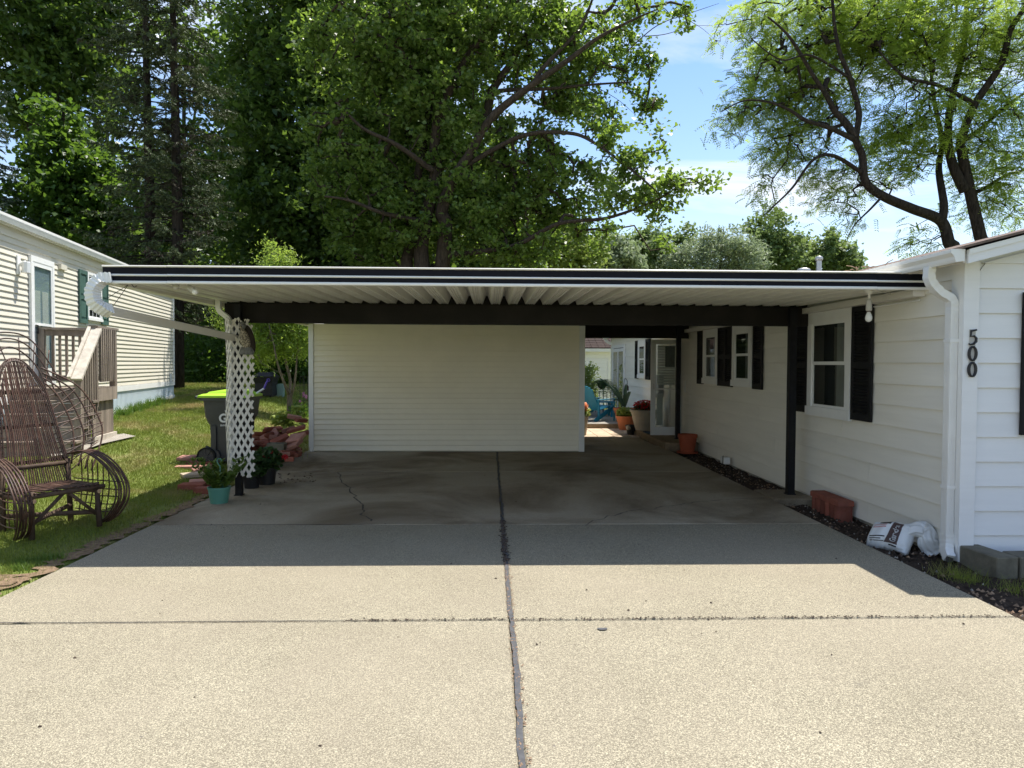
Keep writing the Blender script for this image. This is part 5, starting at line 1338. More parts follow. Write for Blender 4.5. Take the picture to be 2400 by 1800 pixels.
# wooden platform at the side door
pf = thing('door_platform', 'low wooden platform step below the side door', 'step', (3.62, 14.6, 0))
for i in range(6): MB().box(3.32 + .108*i, 3.32 + .108*i + .102, 13.12, 16.25, .085, .12).build('plank', 'platform_wood', pf)
MB().box(3.325, HX-.04, 13.145, 13.18, -.10, .083).build('front_board', 'platform_wood', pf); MB().box(3.335, 3.37, 13.182, 16.22, -.10, .083).build('side_board', 'platform_wood', pf)
dm = MB().box(3.38, 3.86, 14.75, 15.30, .1215, .132); tag(dm.build('door_mat', 'mat_blue', loc=(3.6, 15, .12)), 'dark blue mat on the wooden door platform', 'mat')
# pots
c = Vector((at(1467, 1005, Z=0).x, 16.9, 0)); c = at(1467, 1007, Z=0.0)
t = pot('flowerpot', 'terracotta pot of lime green foliage on the shaded pavers', c, .165, .235, .34, 'terracotta', .02, .05)
foliage(t, 'leaves', (c.x-.03, c.y, .42), .20, .13, 500, .085, .06, 'leaf_hosta', 21, .6, .5)
c = Vector((at(1455, 985, Z=.115).x, 18.0, .115))
t = pot('flowerpot', 'large terracotta pot holding a tall broad-leaved succulent', c, .19, .27, .36, 'terracotta', .02, .06)
for (du, dv, u2, v2, w_) in ((0, 0, 1404, 885, .05), (0, 0, 1468, 899, .075), (0, 0, 1479, 918, .085), (0, 0, 1435, 905, .07), (0, 0, 1438, 940, .06), (0, 0, 1462, 925, .06)):
    p0 = Vector((c.x, c.y, .5)); p3 = at(u2, v2, Y=c.y + random.uniform(-.2, .2)); p1 = p0.lerp(p3, .4) + Vector((0, 0, .10)); p2 = p0.lerp(p3, .75) + Vector((0, 0, .08))
    pts = [p0, p0.lerp(p1, .5), p1, p2, p3]; ws = [w_*.35, w_*.55, w_*.62, w_*.45, .004]
    b = MB(); 
    for i, p in enumerate(pts):
        tt = (pts[min(i+1, 4)] - pts[max(i-1, 0)]).normalized(); sd_ = tt.cross(Vector((0, -1, .3))).normalized()
        b.v += [tuple(p - sd_*ws[i]), tuple(p + Vector((0, .02, -.012))), tuple(p + sd_*ws[i])]
    for i in range(4): b.f += [(i*3, i*3+1, i*3+4, i*3+3), (i*3+1, i*3+2, i*3+5, i*3+4)]
    b.build('leaf', 'leaf_agave', t, smooth=True)
c = Vector((3.50, 15.72, .12))
t = pot('planter', 'large beige stone-look planter full of red flowers by the side door', c, .20, .30, .46, 'planter_beige', .025, .05, cat='planter')
foliage(t, 'leaves', (c.x, c.y, .62), .24, .13, 500, .06, .05, 'leaf_geranium', 31, .7, .5); foliage(t, 'blossoms', (c.x, c.y-.03, .68), .25, .12, 260, .055, .05, 'petal_red', 32, .4, .25)
c = Vector((at(1479, 1019, Z=0).x, 15.85, 0))
t = pot('flowerpot', 'small dark glazed pot with pale stone beside the wooden platform', c, .08, .12, .22, 'pot_black', .01, .03)
blob((c.x-.06, c.y-.08, .17), .06, .05, .06, 10, 7).build('stone', 'planter_beige', t, smooth=True)
c = Vector((at(1366, 1022, Z=0).x, 15.75, 0))
t = pot('planter', 'tall tan planter with orange and cream blossoms at the shed corner', c, .11, .15, .44, 'planter_beige', .012, .04, cat='planter')
foliage(t, 'leaves', (c.x+.02, c.y, .52), .20, .14, 380, .06, .05, 'leaf_hosta', 41, .5, .5); foliage(t, 'blossoms', (c.x, c.y-.04, .62), .15, .13, 160, .06, .055, 'petal_orange', 42, .4, .3)
# adirondack chair, seen from behind
ad = thing('patio_chair', 'teal blue slatted patio chair seen from behind on the terrace', 'chair', (2.78, 18.3, .115))
AO = Vector((2.66, 18.25, .115)); af = Vector((.80, .60, 0)); as_ = Vector((-.60, .80, 0))
def ap(f, s, z): return AO + af*f + as_*s + Z3*z
nsl = 7
for i in range(nsl):
    s = (i - (nsl-1)/2)*.078; hh = .92 - 1.5*(s*s)*1.1
    b0 = ap(.10 , s*.8, .28); t0 = ap(-.24, s*1.06, hh)
    MB().bar(b0, t0, .072, .018, tuple(af)).build('back_slat', 'chair_teal', ad)
MB().bar(ap(-.02, -.26, .55), ap(-.02, .26, .55), .02, .06).build('back_rail', 'chair_teal', ad)
for i in range(6): MB().bar(ap(.10 + .085*i, -.25, .30 + .018*i), ap(.10 + .085*i, .25, .30 + .018*i), .08, .018).build('seat_slat', 'chair_teal', ad)
for s in (-.29, .29):
    MB().bar(ap(-.05, s, .56), ap(.62, s, .58), .12, .02).build('armrest', 'chair_teal', ad)
    MB().bar(ap(.56, s, 0), ap(.56, s, .57), .07, .03).build('leg', 'chair_teal', ad)
    MB().bar(ap(-.16, s, .02), ap(.56, s, .38), .03, .10).build('leg', 'chair_teal', ad)
    MB().bar(ap(.0, s, .10), ap(-.03, s, .56), .05, .03).build('arm_support', 'chair_teal', ad)
# teal table
tb2 = thing('patio_table', 'teal blue slatted low table behind the patio chair', 'table', (2.9, 20.2, .115))
zt2 = at(1400, 940, Y=20.0).z
for i in range(5): MB().box(2.35, 3.55, 19.6+.13*i, 19.72+.13*i, zt2-.025, zt2).build('top_slat', 'chair_teal', tb2)
for x in (2.42, 3.45):
    for y in (19.66, 20.14): MB().box(x-.03, x+.03, y-.03, y+.03, .116, zt2-.026).build('leg', 'chair_teal', tb2)
# iron railing at the terrace end
ir = thing('terrace_railing', 'black iron baluster railing at the far end of the terrace', 'railing', (2.6, 21.4, .115))
yr = 21.5; z1_ = at(1415, 918, Y=yr).z
MB().box(1.6, 3.9, yr-.015, yr+.015, z1_-.02, z1_).build('top_rail', 'iron', ir); MB().box(1.6, 3.9, yr-.012, yr+.012, .19, .21).build('bottom_rail', 'iron', ir)
for i in range(20): x = 1.66 + .115*i; MB().tube([(x, yr, .116), (x, yr, z1_-.02)], .009, 6).build('baluster', 'iron', ir)
# fern on a shepherd hook, and the hook with a lantern
fn = thing('hanging_fern', 'big drooping fern in a basket beyond the teal chair', 'plant', at(1411, 905, Y=20.6))
fc = at(1411, 898, Y=20.6)
r = np.random.default_rng(9); P_, D_, S_ = [], [], []
for i in range(110):
    a = r.random()*6.28; L = .35 + .25*r.random(); upk = .2 + .35*r.random()
    for k in range(16):
        tt = k/15; q = fc + Vector((math.cos(a)*L*tt, math.sin(a)*L*tt, upk*tt - .62*tt*tt)); d = Vector((math.cos(a), math.sin(a), upk-1.2*tt)).normalized(); sd_ = d.cross(Z3).normalized()
        for sg in (-1, 1): P_.append(q + sd_*sg*.018); D_.append((sd_*sg + d*.4).normalized()); S_.append(d)
kites('fronds', np.array(P_), np.array(D_), np.array(S_), .05, .024, 'leaf_fern', fn)
MB().lathe([(.06, -.18), (.13, -.10), (.15, 0), (.14, .005)], 14, fc).build('basket', 'pot_black', fn)
MB().tube([fc + Vector((.05, .05, -1.15)), fc + Vector((.05, .05, .0))], .012, 6).build('stand', 'iron', fn)
gs = thing('garden_hook', 'bent iron garden hook with small lantern before the patio door', 'hook', at(1462, 985, Y=18.6))
p0 = at(1462, 900, Y=18.7)
MB().tube([(p0.x, p0.y, .116), (p0.x, p0.y, p0.z), (p0.x+.01, p0.y, p0.z+.12), (p0.x+.05, p0.y, p0.z+.15), (p0.x+.09, p0.y, p0.z+.10), (p0.x+.10, p0.y, p0.z-.02)], .008, 6).build('rod', 'iron', gs)
MB().lathe([(.03, -.16), (.035, -.15), (.035, -.05), (.02, -.03), (.005, 0)], 10, (p0.x+.10, p0.y, p0.z-.02)).build('lantern', 'roof_red', gs)

# ================================================================ things on the neighbour's side, far lawn
bg_ = thing('covered_grill', 'tall box under a black cover standing on the far shaded lawn', 'grill', ground_at(622, 930))
c = ground_at(622, 930); Yg = c.y
w0, w1 = at(604, 900, Y=Yg).x, at(645, 900, Y=Yg).x; zt3 = at(620, 872, Y=Yg).z
b = MB(); 
for z, k in ((c.z+.05, 0), (c.z+.4, .02), (zt3-.12, -.03), (zt3, .10)): b.v += [(w0+k, Yg-.3+k, z), (w1-k, Yg-.3+k, z), (w1-k, Yg+.3-k, z), (w0+k, Yg+.3-k, z)]
for i in range(3):
    for j in range(4): b.f.append((i*4+j, i*4+(j+1) % 4, i*4+4+(j+1) % 4, i*4+4+j))
b.f.append((12, 13, 14, 15)); b.build('cover', 'tarp_black', bg_)
for xx in (w0+.06, w1-.06): MB().box(xx-.03, xx+.03, Yg-.25, Yg+.25, c.z-.05, c.z+.06).build('leg', 'iron', bg_)
pd = thing('utility_pedestal', 'pale green utility pedestal on the shaded lawn behind the young tree', 'utility box', ground_at(655, 929))
c = ground_at(655, 929); zt4 = at(655, 900, Y=c.y).z
MB().extrude([(c.x-.10, c.y, c.z-.03), (c.x+.09, c.y, c.z-.03), (c.x+.10, c.y, zt4-.03), (c.x+.08, c.y, zt4), (c.x-.06, c.y, zt4), (c.x-.085, c.y, zt4-.03)], (0, .2, 0)).build('body', 'pedestal', pd)
MB().box(c.x-.06, c.x+.06, c.y-.012, c.y-.001, c.z+.1, zt4-.08).build('door', 'pedestal', pd)
ot = thing('garden_obelisk', 'thin black wire garden trellis beside the shed', 'trellis', ground_at(712, 975))
c = ground_at(712, 975); Yo = c.y
for i in range(6):
    x = at(703 + i*5, 900, Y=Yo).x; MB().tube([(x, Yo + .1*(i % 2), c.z-.05), (x + .0, Yo + .1*(i % 2), at(700, 885, Y=Yo).z)], .006, 5).build('wire', 'iron', ot)
for z in (.4, 1.0): MB().tube([(at(703, 900, Y=Yo).x, Yo, c.z+z), (at(728, 900, Y=Yo).x, Yo, c.z+z)], .005, 5).build('cross_wire', 'iron', ot)

# ================================================================ bent willow armchair on the lawn
CO = Vector((-3.88, 6.50, 0)); CO.z = lawn_z(CO.x, CO.y) + .005
wf = Vector((.87, -.49, 0)).normalized(); ww = Vector((.49, .87, 0)).normalized()
wc = thing('willow_chair', 'bent willow twig armchair with fan back and looped arms on the lawn', 'chair', CO)
def cp(w, f, z): return CO + ww*w + wf*f + Z3*z
rc = random.Random(21)
def jig(p, a=.004): return p + Vector((rc.uniform(-a, a), rc.uniform(-a, a), rc.uniform(-a, a)))
def curve(P, n=8):
    Q = []
    for i in range(len(P)-1):
        p0 = P[max(i-1, 0)]; p1 = P[i]; p2 = P[i+1]; p3 = P[min(i+2, len(P)-1)]
        for k in range(n):
            t = k/n; Q.append(0.5*((2*p1) + (-p0+p2)*t + (2*p0-5*p1+4*p2-p3)*t*t + (-p0+3*p1-3*p2+p3)*t**3))
    return Q + [P[-1]]
def rod(name, P, r=.0065, m='willow', n=5, k=6): return MB().tube(curve([jig(Vector(p)) for p in P], k), r, n).build(name, m, wc, smooth=True)
SHt, SW = .40, .29
# stout frame
for w, f, zt_ in ((-SW, 0, SHt+.02), (SW, 0, SHt+.02), (-SW, -.46, .62), (SW, -.46, .62)):
    MB().tube([cp(w*1.04, f+.02, 0), cp(w, f, zt_)], [.026, .023], 8).build('leg', 'willow_log', wc, smooth=True)
for a, b_ in (((-SW-.05, .02, SHt-.02), (SW+.06, .02, SHt-.02)), ((-SW-.05, -.44, SHt-.04), (SW+.05, -.44, SHt-.04)), ((-SW, .04, SHt-.06), (-SW, -.50, SHt-.06)), ((SW, .04, SHt-.06), (SW, -.50, SHt-.06)), ((-SW, -.02, .14), (SW, -.44, .16)), ((SW, .0, .14), (-SW, -.44, .16)), ((-SW-.03, -.46, .58), (SW+.03, -.46, .58))):
    pa, pb = cp(*a), cp(*b_); lg = MB().tube([pa, pb], .022, 8).build('rail', 'willow_log', wc, smooth=True)
    for q, dq in ((pa, (pa-pb).normalized()), (pb, (pb-pa).normalized())): MB().tube([q, q + dq*.002], .0205, 8).build('cut_end', 'cut_end', lg)
for sg in (-1, 1): MB().tube([cp(sg*SW, .0, .12), cp(sg*.02, .01, SHt-.03)], .016, 7).build('brace', 'willow_log', wc, smooth=True)
# seat rods
for i in range(22):
    w = -SW + .01 + (2*SW-.02)*i/21
    rod('seat_rod', [cp(w, .05, SHt+.004 + .012*rc.random()), cp(w, -.2, SHt+.006), cp(w, -.45, SHt+.01)], .0075)
# back rods, fanned, rising into an arch
def bk(w, z):                                            # the leaning back sheet: height -> position
    k = (z - SHt)/1.25; return cp(w, -.40 - .38*k - .06*k*k, z)
nb_ = 27
for i in range(nb_):
    tt = -1 + 2*i/(nb_-1); wb0 = tt*.25; wm = tt*.205; wt_ = tt*.155
    ztop = 1.60 - .34*tt*tt - .12*abs(tt)**5
    rod('back_rod', [bk(wb0*1.1, SHt-.05), bk(wb0, SHt+.15), bk(wm, SHt+.5), bk(wm*1.02, SHt+.85), bk(wt_*1.25, ztop)], .0055 + .0013*rc.random())
for z, wd in ((.62, .30), (.95, .27), (1.27, .25)): 
    pa, pb = bk(-wd, z) - wf*.03, bk(wd, z) - wf*.03; MB().tube([pa, pb], .017, 7).build('back_rail', 'willow_log', wc, smooth=True)
for k in range(3):                                       # bows that bind the top of the back
    o_ = .015*k
    rod('back_bow', [bk(-.27-o_, SHt+.20), bk(-.23-o_, .95), bk(-.19-o_, 1.28+o_), bk(-.11, 1.50+o_), bk(0, 1.57+o_), bk(.11, 1.50+o_), bk(.19+o_, 1.28+o_), bk(.23+o_, .95), bk(.27+o_, SHt+.20)], .0075)
# loops: crown and two wings
def bkz(w, z): return bk(w, z) - wf*.02
for k, (wa, za) in enumerate(((.20, 1.66), (.27, 1.74), (.34, 1.80))):
    rod('crown_loop', [bkz(-wa-.05, 1.22), bkz(-wa-.02, 1.48), bkz(-wa*.62, za-.02), bkz(0, za+.05), bkz(wa*.62, za-.02), bkz(wa+.02, 1.48), bkz(wa+.05, 1.22)], .008)
for sg in (-1, 1):
    for k, o_ in enumerate((0, .10, .20, .30)):
        rod('wing_loop', [bkz(sg*(.24), 1.36 + .05*k), bkz(sg*(.34+o_*.75), 1.22 + .03*k), bkz(sg*(.40+o_), .98), bkz(sg*(.40+o_*.95), .78), bkz(sg*(.33+o_*.6), .56 - .03*k)], .0085)
    for j in range(8):
        z = 1.28 - .09*j; e = .30 + .34*math.sin(math.pi*(j+1.2)/9.5)
        rod('wing_twig', [bkz(sg*.22, z-.06), bkz(sg*(e+.10), z+.02)], .0055)
        rod('wing_twig', [bkz(sg*.24, z-.20), bkz(sg*(e+.09), z+.0)], .0055)
    for j in range(3):
        rod('crown_twig', [bkz(sg*(.05+.10*j), 1.50-.08*j), bkz(sg*(.10+.13*j), 1.80-.06*j)], .0055)
# looped arms: bundles of six rods, with a woven side below
for sg in (-1, 1):
    for k in range(6):
        w0 = sg*(SW + .01 + .022*k); wo = sg*(SW + .05 + .024*k)
        rod('arm_rod', [cp(w0*.96, -.50, .66), cp(wo, -.30, .69), cp(wo*1.06, -.05, .60), cp(wo*1.10, .13, .44), cp(wo*1.08, .17, .27), cp(wo*1.0, .08, .10), cp(wo*.92, -.04, .02)], .009)
    for j in range(5):
        z = .12 + .075*j
        rod('side_rod', [cp(sg*(SW+.05), -.44, z), cp(sg*(SW+.10), -.2, z-.01), cp(sg*(SW+.11), .10 + .035*min(j, 3), z+.01)], .006)
    for j in range(6):
        f = -.40 + .085*j
        rod('side_spoke', [cp(sg*(SW+.06), f, .08), cp(sg*(SW+.085), f+.03, .35), cp(sg*(SW+.07), f+.05, .62 - .03*max(0, j-2))], .006)

# ================================================================ trees
def catmull(P, n=6):
    Q = []
    P = [Vector(p) for p in P]
    for i in range(len(P)-1):
        p0 = P[max(i-1, 0)]; p1 = P[i]; p2 = P[i+1]; p3 = P[min(i+2, len(P)-1)]
        for k in range(n):
            t = k/n; Q.append(0.5*((2*p1) + (-p0+p2)*t + (2*p0-5*p1+4*p2-p3)*t*t + (-p0+3*p1-3*p2+p3)*t**3))
    return Q + [P[-1]]
def tree(name, label, base, limbs, blobs, ncl, nleaf, ln, wd, leaf, bark_m, seed, cr=.5, up=.5, droop=.15, shell=.42, twig=.022, group=None, gnarl=.12, cflat=.75, along=0.0, spray=0):
    """limbs: [(points, r0, r1)]; blobs: [(centre, (rx,ry,rz), weight)]; ncl leaf clusters joined to the limbs by twigs"""
    rng = np.random.default_rng(seed); base = Vector(base)
    t = thing(name, label, 'tree', base, group); wood = MB(); nodes = []; nrad = []
    for pts, r0, r1 in limbs:
        Q = catmull(pts, 7); k = len(Q); rad = [r0 + (r1-r0)*(i/(k-1))**.8 for i in range(k)]
        wood.tube(Q, rad, 9 if r0 > .06 else 6)
        for i in range(k): nodes.append(tuple(Q[i])); nrad.append(rad[i])
    nodes = np.array(nodes); nrad = np.array(nrad); nb0 = len(nodes)
    wgt = np.array([w*rx*ry**.5*rz for _, (rx, ry, rz), w in blobs]); wgt /= wgt.sum()
    pick = rng.choice(len(blobs), ncl, p=wgt); C = np.zeros((ncl, 3))
    for i in range(ncl):
        c, rr_, _ = blobs[pick[i]]; d = rng.normal(size=3); d /= np.linalg.norm(d)
        C[i] = np.array(c) + d*np.array(rr_)*rng.random()**shell
    C[:, 2] = np.maximum(C[:, 2], base.z + .4)
    dmin = np.array([((nodes[:nb0] - c)**2).sum(1).min() for c in C]); order = np.argsort(dmin)
    cap = nb0 + ncl*4; ND = np.zeros((cap, 3)); ND[:nb0] = nodes; NR = np.zeros(cap); NR[:nb0] = nrad; k = nb0
    outd = np.zeros((ncl, 3)); owner = np.full(cap, -1); par = np.full(ncl, -1); done = []; path = {}
    for i in order:
        c = C[i]; dd = ((ND[:k] - c)**2).sum(1); j = int(dd.argmin()); a = ND[j]; L = math.sqrt(dd[j])
        if L < .12: continue
        m1 = a*.66 + c*.34 + rng.normal(size=3)*L*gnarl + np.array([0, 0, .06*L]); m2 = a*.33 + c*.67 + rng.normal(size=3)*L*gnarl*.8 + np.array([0, 0, .08*L])
        par[i] = owner[j]; path[i] = (a.copy(), m1, m2, c, NR[j]); done.append(i); outd[i] = (c - a)/max(L, 1e-6)
        for q in (m1, m2, c): ND[k] = q; NR[k] = twig*1.5; owner[k] = i; k += 1
    load = np.ones(ncl)
    for i in reversed(done):
        if par[i] >= 0: load[par[i]] += load[i]
    for i in done:                                         # a branch is as thick as what hangs on it
        a, m1, m2, c, rj = path[i]; r0 = min(.30*twig*(load[i] + 1)**.5 + .10*twig, max(rj*.8, twig*.4)) if par[i] < 0 else .30*twig*(load[i] + 1)**.5 + .10*twig
        re = .30*twig*(load[i])**.5
        wood.tube([Vector(a), Vector(m1), Vector(m2), Vector(c)], [r0, (r0*2+re)/3, (r0+2*re)/3, re*.8], 5 if load[i] > 6 else 4, cap=False)
    wood.build('trunk', bark_m, t, smooth=True)
    if spray:                                              # feathery compound leaves: a drooping rachis with leaflets on both sides
        ns = ncl*nleaf; ci = np.repeat(np.arange(ncl), nleaf); sc_ = (.5 + .9*rng.random(ncl))[ci][:, None]
        q = C[ci] + rng.normal(size=(ns, 3))*np.array([cr, cr, cr*cflat])*sc_*.62
        dr = unit(rng.normal(size=(ns, 3))*np.array([1, 1, .25]) + outd[ci]*.8 + np.array([0, 0, -.15])); Ls = .20 + .14*rng.random((ns, 1))
        side = unit(np.cross(dr, np.array([[0, 0, 1.0]])) + rng.normal(size=(ns, 3))*.25); P, D, S = [], [], []
        for k in range(spray):
            f = (k//2 + .6)/(spray/2); sg = 1 if k % 2 else -1; pos = q + dr*Ls*f + np.array([0, 0, -.16])*f*f*Ls*4*.5
            dd_ = unit(side*sg + dr*.55 + np.array([0, 0, -.35])); P.append(pos + dd_*ln*.5); D.append(dd_); S.append(unit(np.cross(np.cross(dd_, dr), dd_)))
        P = np.concatenate(P); D = np.concatenate(D); S = np.concatenate(S); n = len(P)
        kites('crown', P, D, S, ln*(.75 + .5*rng.random(n)), wd*(.75 + .5*rng.random(n)), leaf, t, bend=.1)
        return t
    n = ncl*nleaf; ci = np.repeat(np.arange(ncl), nleaf)
    sc_ = (.55 + .9*rng.random(ncl))[ci][:, None]
    off = rng.normal(size=(n, 3))*np.array([cr, cr, cr*cflat])*sc_*.62
    if along > 0: off += outd[ci]*(rng.random((n, 1))-.6)*along
    p = C[ci] + off
    d, s = frames(rng, n, up, droop=droop)
    if along > 0: d = unit(d*.7 + outd[ci]*.6 + np.array([0, 0, -.15])); nn = unit(np.cross(d, s)); s = np.cross(nn, d)
    kites('crown', p, d, unit(s), ln*(.65 + .7*rng.random(n)), wd*(.65 + .7*rng.random(n)), leaf, t, bend=.16)
    return t
def pxlimb(px, Y, dy=0.0, r0=.1, r1=.04):
    k = len(px); return ([at(u, v, Y=Y + dy*i/(k-1)) for i, (u, v) in enumerate(px)], r0, r1)
def pxblobs(L, Y, depth=2.6):
    out = []
    for e in L:
        u, v, ru, rv = e[:4]; w = e[4] if len(e) > 4 else 1.0; oy = e[5] if len(e) > 5 else 0.0
        c = at(u, v, Y=Y + oy); ru *= (Y+oy)/Y; rv *= (Y+oy)/Y; out.append((tuple(c), (ru*Y/FPX, min(depth, max(ru, rv)*Y/FPX*1.1), rv*Y/FPX), w))
    return out

# --- the big sweet gum behind the carport
YM = 25.0
bz = .3; base = Vector((at(1010, 700, Y=YM).x, YM, bz))
up_ = lambda u, v, dy=0: at(u, v, Y=YM + dy)
limbs = [
 ([base, up_(1000, 760), up_(990, 640), up_(988, 565), up_(1012, 452), up_(1023, 393), up_(1018, 345), up_(1035, 253), up_(1098, 131), up_(1152, 68), up_(1211, 0), up_(1270, -90)], .36, .08),
 ([base + Vector((.15, .1, 0)), up_(1030, 700), up_(1044, 533, -.3), up_(1035, 497, -.4), up_(1062, 420, -.6), up_(1098, 366, -.8), up_(1152, 276, -1), up_(1242, 203, -1.3), up_(1333, 140, -1.6), up_(1400, 90, -1.8), up_(1480, 48, -2), up_(1540, 22, -2)], .33, .018),
 ([up_(1252, 195, -1.3), up_(1274, 158, -1.2), up_(1351, 77, -1), up_(1378, 27, -1), up_(1400, -40, -1)], .10, .03),
 ([up_(1140, 300, .6), up_(1152, 217, .6), up_(1197, 149, .6), up_(1233, 81, .6), up_(1288, 18, .6), up_(1320, -50, .6)], .19, .05),
 ([base + Vector((-.25, .2, 0)), up_(955, 640, .4), up_(958, 588, .4), up_(967, 475, .5), up_(980, 407, .6), up_(998, 316, .8), up_(1012, 194, 1), up_(1012, 100, 1), up_(1000, -60, 1)], .27, .08),
 ([up_(1150, 225, .3), up_(1179, 212), up_(1288, 208, -.5), up_(1378, 199, -.8), up_(1480, 192, -1)], .10, .025),
 ([up_(1040, 600, -.2), up_(1120, 590, -.4), up_(1211, 574, -.7), up_(1310, 524, -1.6), up_(1423, 511, -2.8), up_(1536, 470, -3.6), up_(1600, 432, -4), up_(1645, 427, -4.2)], .13, .008),
 ([up_(1080, 395, -.6), up_(1220, 320, -.9), up_(1333, 312, -1.8), up_(1400, 339, -2.8), up_(1491, 407, -3.8), up_(1540, 450, -4.2)], .10, .02),
 ([up_(1015, 400, -.5), up_(930, 340, -1.2), up_(850, 300, -1.6), up_(790, 240, -1.8)], .12, .03),
 ([up_(1000, 520, -.5), up_(900, 500, -1.2), up_(820, 470, -1.6), up_(760, 460, -1.8)], .10, .03),
 ([up_(1035, 253, .1), up_(960, 150, -.5), up_(900, 60, -.8), up_(860, -40, -1)], .14, .04),
 ([up_(1470, 120, -1.8), up_(1540, 60, -1.9), up_(1620, 30, -1.9), up_(1685, 8, -1.9)], .022, .005), ([up_(1510, 85, -1.9), up_(1560, 80, -2), up_(1620, 62, -2), up_(1670, 60, -2.1)], .016, .004), ([up_(1440, 200, -1), up_(1500, 225, -1.2), up_(1540, 262, -1.2)], .016, .004), ([up_(1400, 205, -1), up_(1450, 235, -1.2), up_(1490, 270, -1.3)], .014, .004), ([up_(1600, 40, -1.9), up_(1650, 70, -1.9), up_(1690, 110, -1.9)], .010, .003)]
gum = [(900,150,175,200),(830,400,130,170,1.15),(1050,60,180,130),(1060,300,150,140),(1240,110,150,130),(1380,60,130,75),(1490,30,80,40,.7),(1600,35,55,22,.35),(1330,225,90,70),(1490,165,62,55,.9),(1525,240,30,55,1.0),(1240,380,105,100,1.1),(1130,490,160,110,1.1),(930,520,160,110,1.1),(1300,500,100,75,1.1),(1425,325,60,40,1.1,-3.2),(1480,385,55,35,1.2,-4),(1560,440,70,32,1.3,-4.2),(1630,430,52,18,1.3,-4.2),(1460,455,80,40,1.2,-3.8),(1540,500,50,30,1.0,-3.8),(1570,560,45,32,.9),(1400,545,80,45,.9),(1545,345,28,45,1.0,-4),(1400,275,70,42,1.0,-2),(1340,420,90,60,1.0,-1),(1370,140,70,60,.9,-1),(1560,470,60,24,1.0,-4),(1050,-80,300,90,.7),(1180,590,150,50,1.0),(850,580,110,50,1.0)]
tree('sweet_gum_tree', 'tall spreading green broadleaf tree with several dark limbs right behind the carport', base, limbs, pxblobs(gum, YM + .7, 3.4), 2050, 42, .17, .14, 'leaf_gum', 'bark_brown', 11, cr=.31, up=.45, droop=.3, twig=.045)

# --- honey locust behind the house
YL = 19.0
bl = Vector((at(2262, 640, Y=YL).x, YL, -.1)); lo = lambda u, v, dy=0: at(u, v, Y=YL + dy)
limbs = [
 ([bl + Vector((.4, 0, 0)), lo(2312, 620), lo(2297, 553), lo(2273, 448), lo(2255, 360), lo(2253, 325), lo(2285, 244, -.3), lo(2346, 150, -.6), lo(2367, 73, -.8), lo(2400, 20, -1), lo(2450, -60, -1)], .20, .05),
 ([lo(2262, 448), lo(2235, 392), lo(2222, 330, .3), lo(2228, 244, .5), lo(2257, 122, .7), lo(2265, 20, .8), lo(2270, -60, 1)], .15, .05),
 ([bl, lo(2240, 620), lo(2224, 570), lo(2204, 517), lo(2135, 488, -.3), lo(2070, 460, -.6), lo(2029, 427, -.8), lo(2021, 366, -.9), lo(2006, 325, -1), lo(2013, 264, -1), lo(1992, 183, -1.1), lo(1968, 122, -1.2), lo(1956, 61, -1.2), lo(1950, 0, -1.2), lo(1930, -50, -1)], .19, .025),
 ([lo(2004, 328, -1), lo(1947, 301, -1.2), lo(1886, 281, -1.4), lo(1854, 260, -1.5), lo(1805, 240, -1.6), lo(1744, 236, -1.7), lo(1690, 262, -1.8)], .075, .012),
 ([lo(2006, 322, -1), lo(1975, 280, -1), lo(1956, 260, -1), lo(1935, 220, -1.1), lo(1907, 179, -1.2), lo(1866, 110, -1.4), lo(1838, 73, -1.5), lo(1800, 40, -1.6)], .11, .02),
 ([lo(2027, 410, -.8), lo(1956, 366, -1.2), lo(1907, 374, -1.4), lo(1858, 439, -1.6), lo(1817, 480, -1.7), lo(1790, 505, -1.7)], .06, .012),
 ([lo(2206, 520), lo(2212, 480), lo(2200, 395, .4), lo(2208, 330, .6), lo(2190, 240, .8), lo(2180, 140, 1)], .13, .04),
 ([lo(2275, 455), lo(2310, 440, .3), lo(2360, 410, .5), lo(2420, 395, .7)], .07, .03),
 ([lo(2255, 330), lo(2300, 300, .6), lo(2370, 240, 1), lo(2430, 200, 1.2)], .07, .03),
 ([lo(1992, 183, -1.1), lo(1900, 130, -1.4), lo(1830, 140, -1.5), lo(1760, 90, -1.6)], .04, .012),
 ([lo(2070, 458, -.6), lo(2040, 490, -.9), lo(2005, 525, -1.1), lo(1985, 560, -1.2)], .04, .008),
 ([lo(2285, 244, -.3), lo(2200, 200, -.8), lo(2120, 180, -1), lo(2060, 120, -1.2)], .07, .02)]
loc_b = [(1890,80,140,95),(1800,210,95,70),(1745,270,75,45,1.0),(1900,235,110,90),(2040,110,150,125),(2200,80,150,120),(2340,130,110,150),(2130,300,140,110,.9),(2330,350,100,120,.9),(1850,345,85,55,.9),(1945,430,75,60,.8),(1985,510,60,38,.7),(2330,480,100,60,.8),(2140,560,55,35,.7),(1795,455,25,50,.8),(1695,300,42,22,1.1),(1760,30,80,50,.8),(2060,-50,300,70,.6),(2060,400,80,60,.6),(1690,75,40,30,.6)]
tree('honey_locust_tree', 'airy yellow-green locust tree with dark crooked limbs behind the white house', bl, limbs, pxblobs(loc_b, YL + .3, 2.4), 1750, 9, .088, .032, 'leaf_locust', 'bark_dark', 12, cr=.34, up=.5, droop=.7, twig=.018, gnarl=.2, cflat=.6, spray=12)

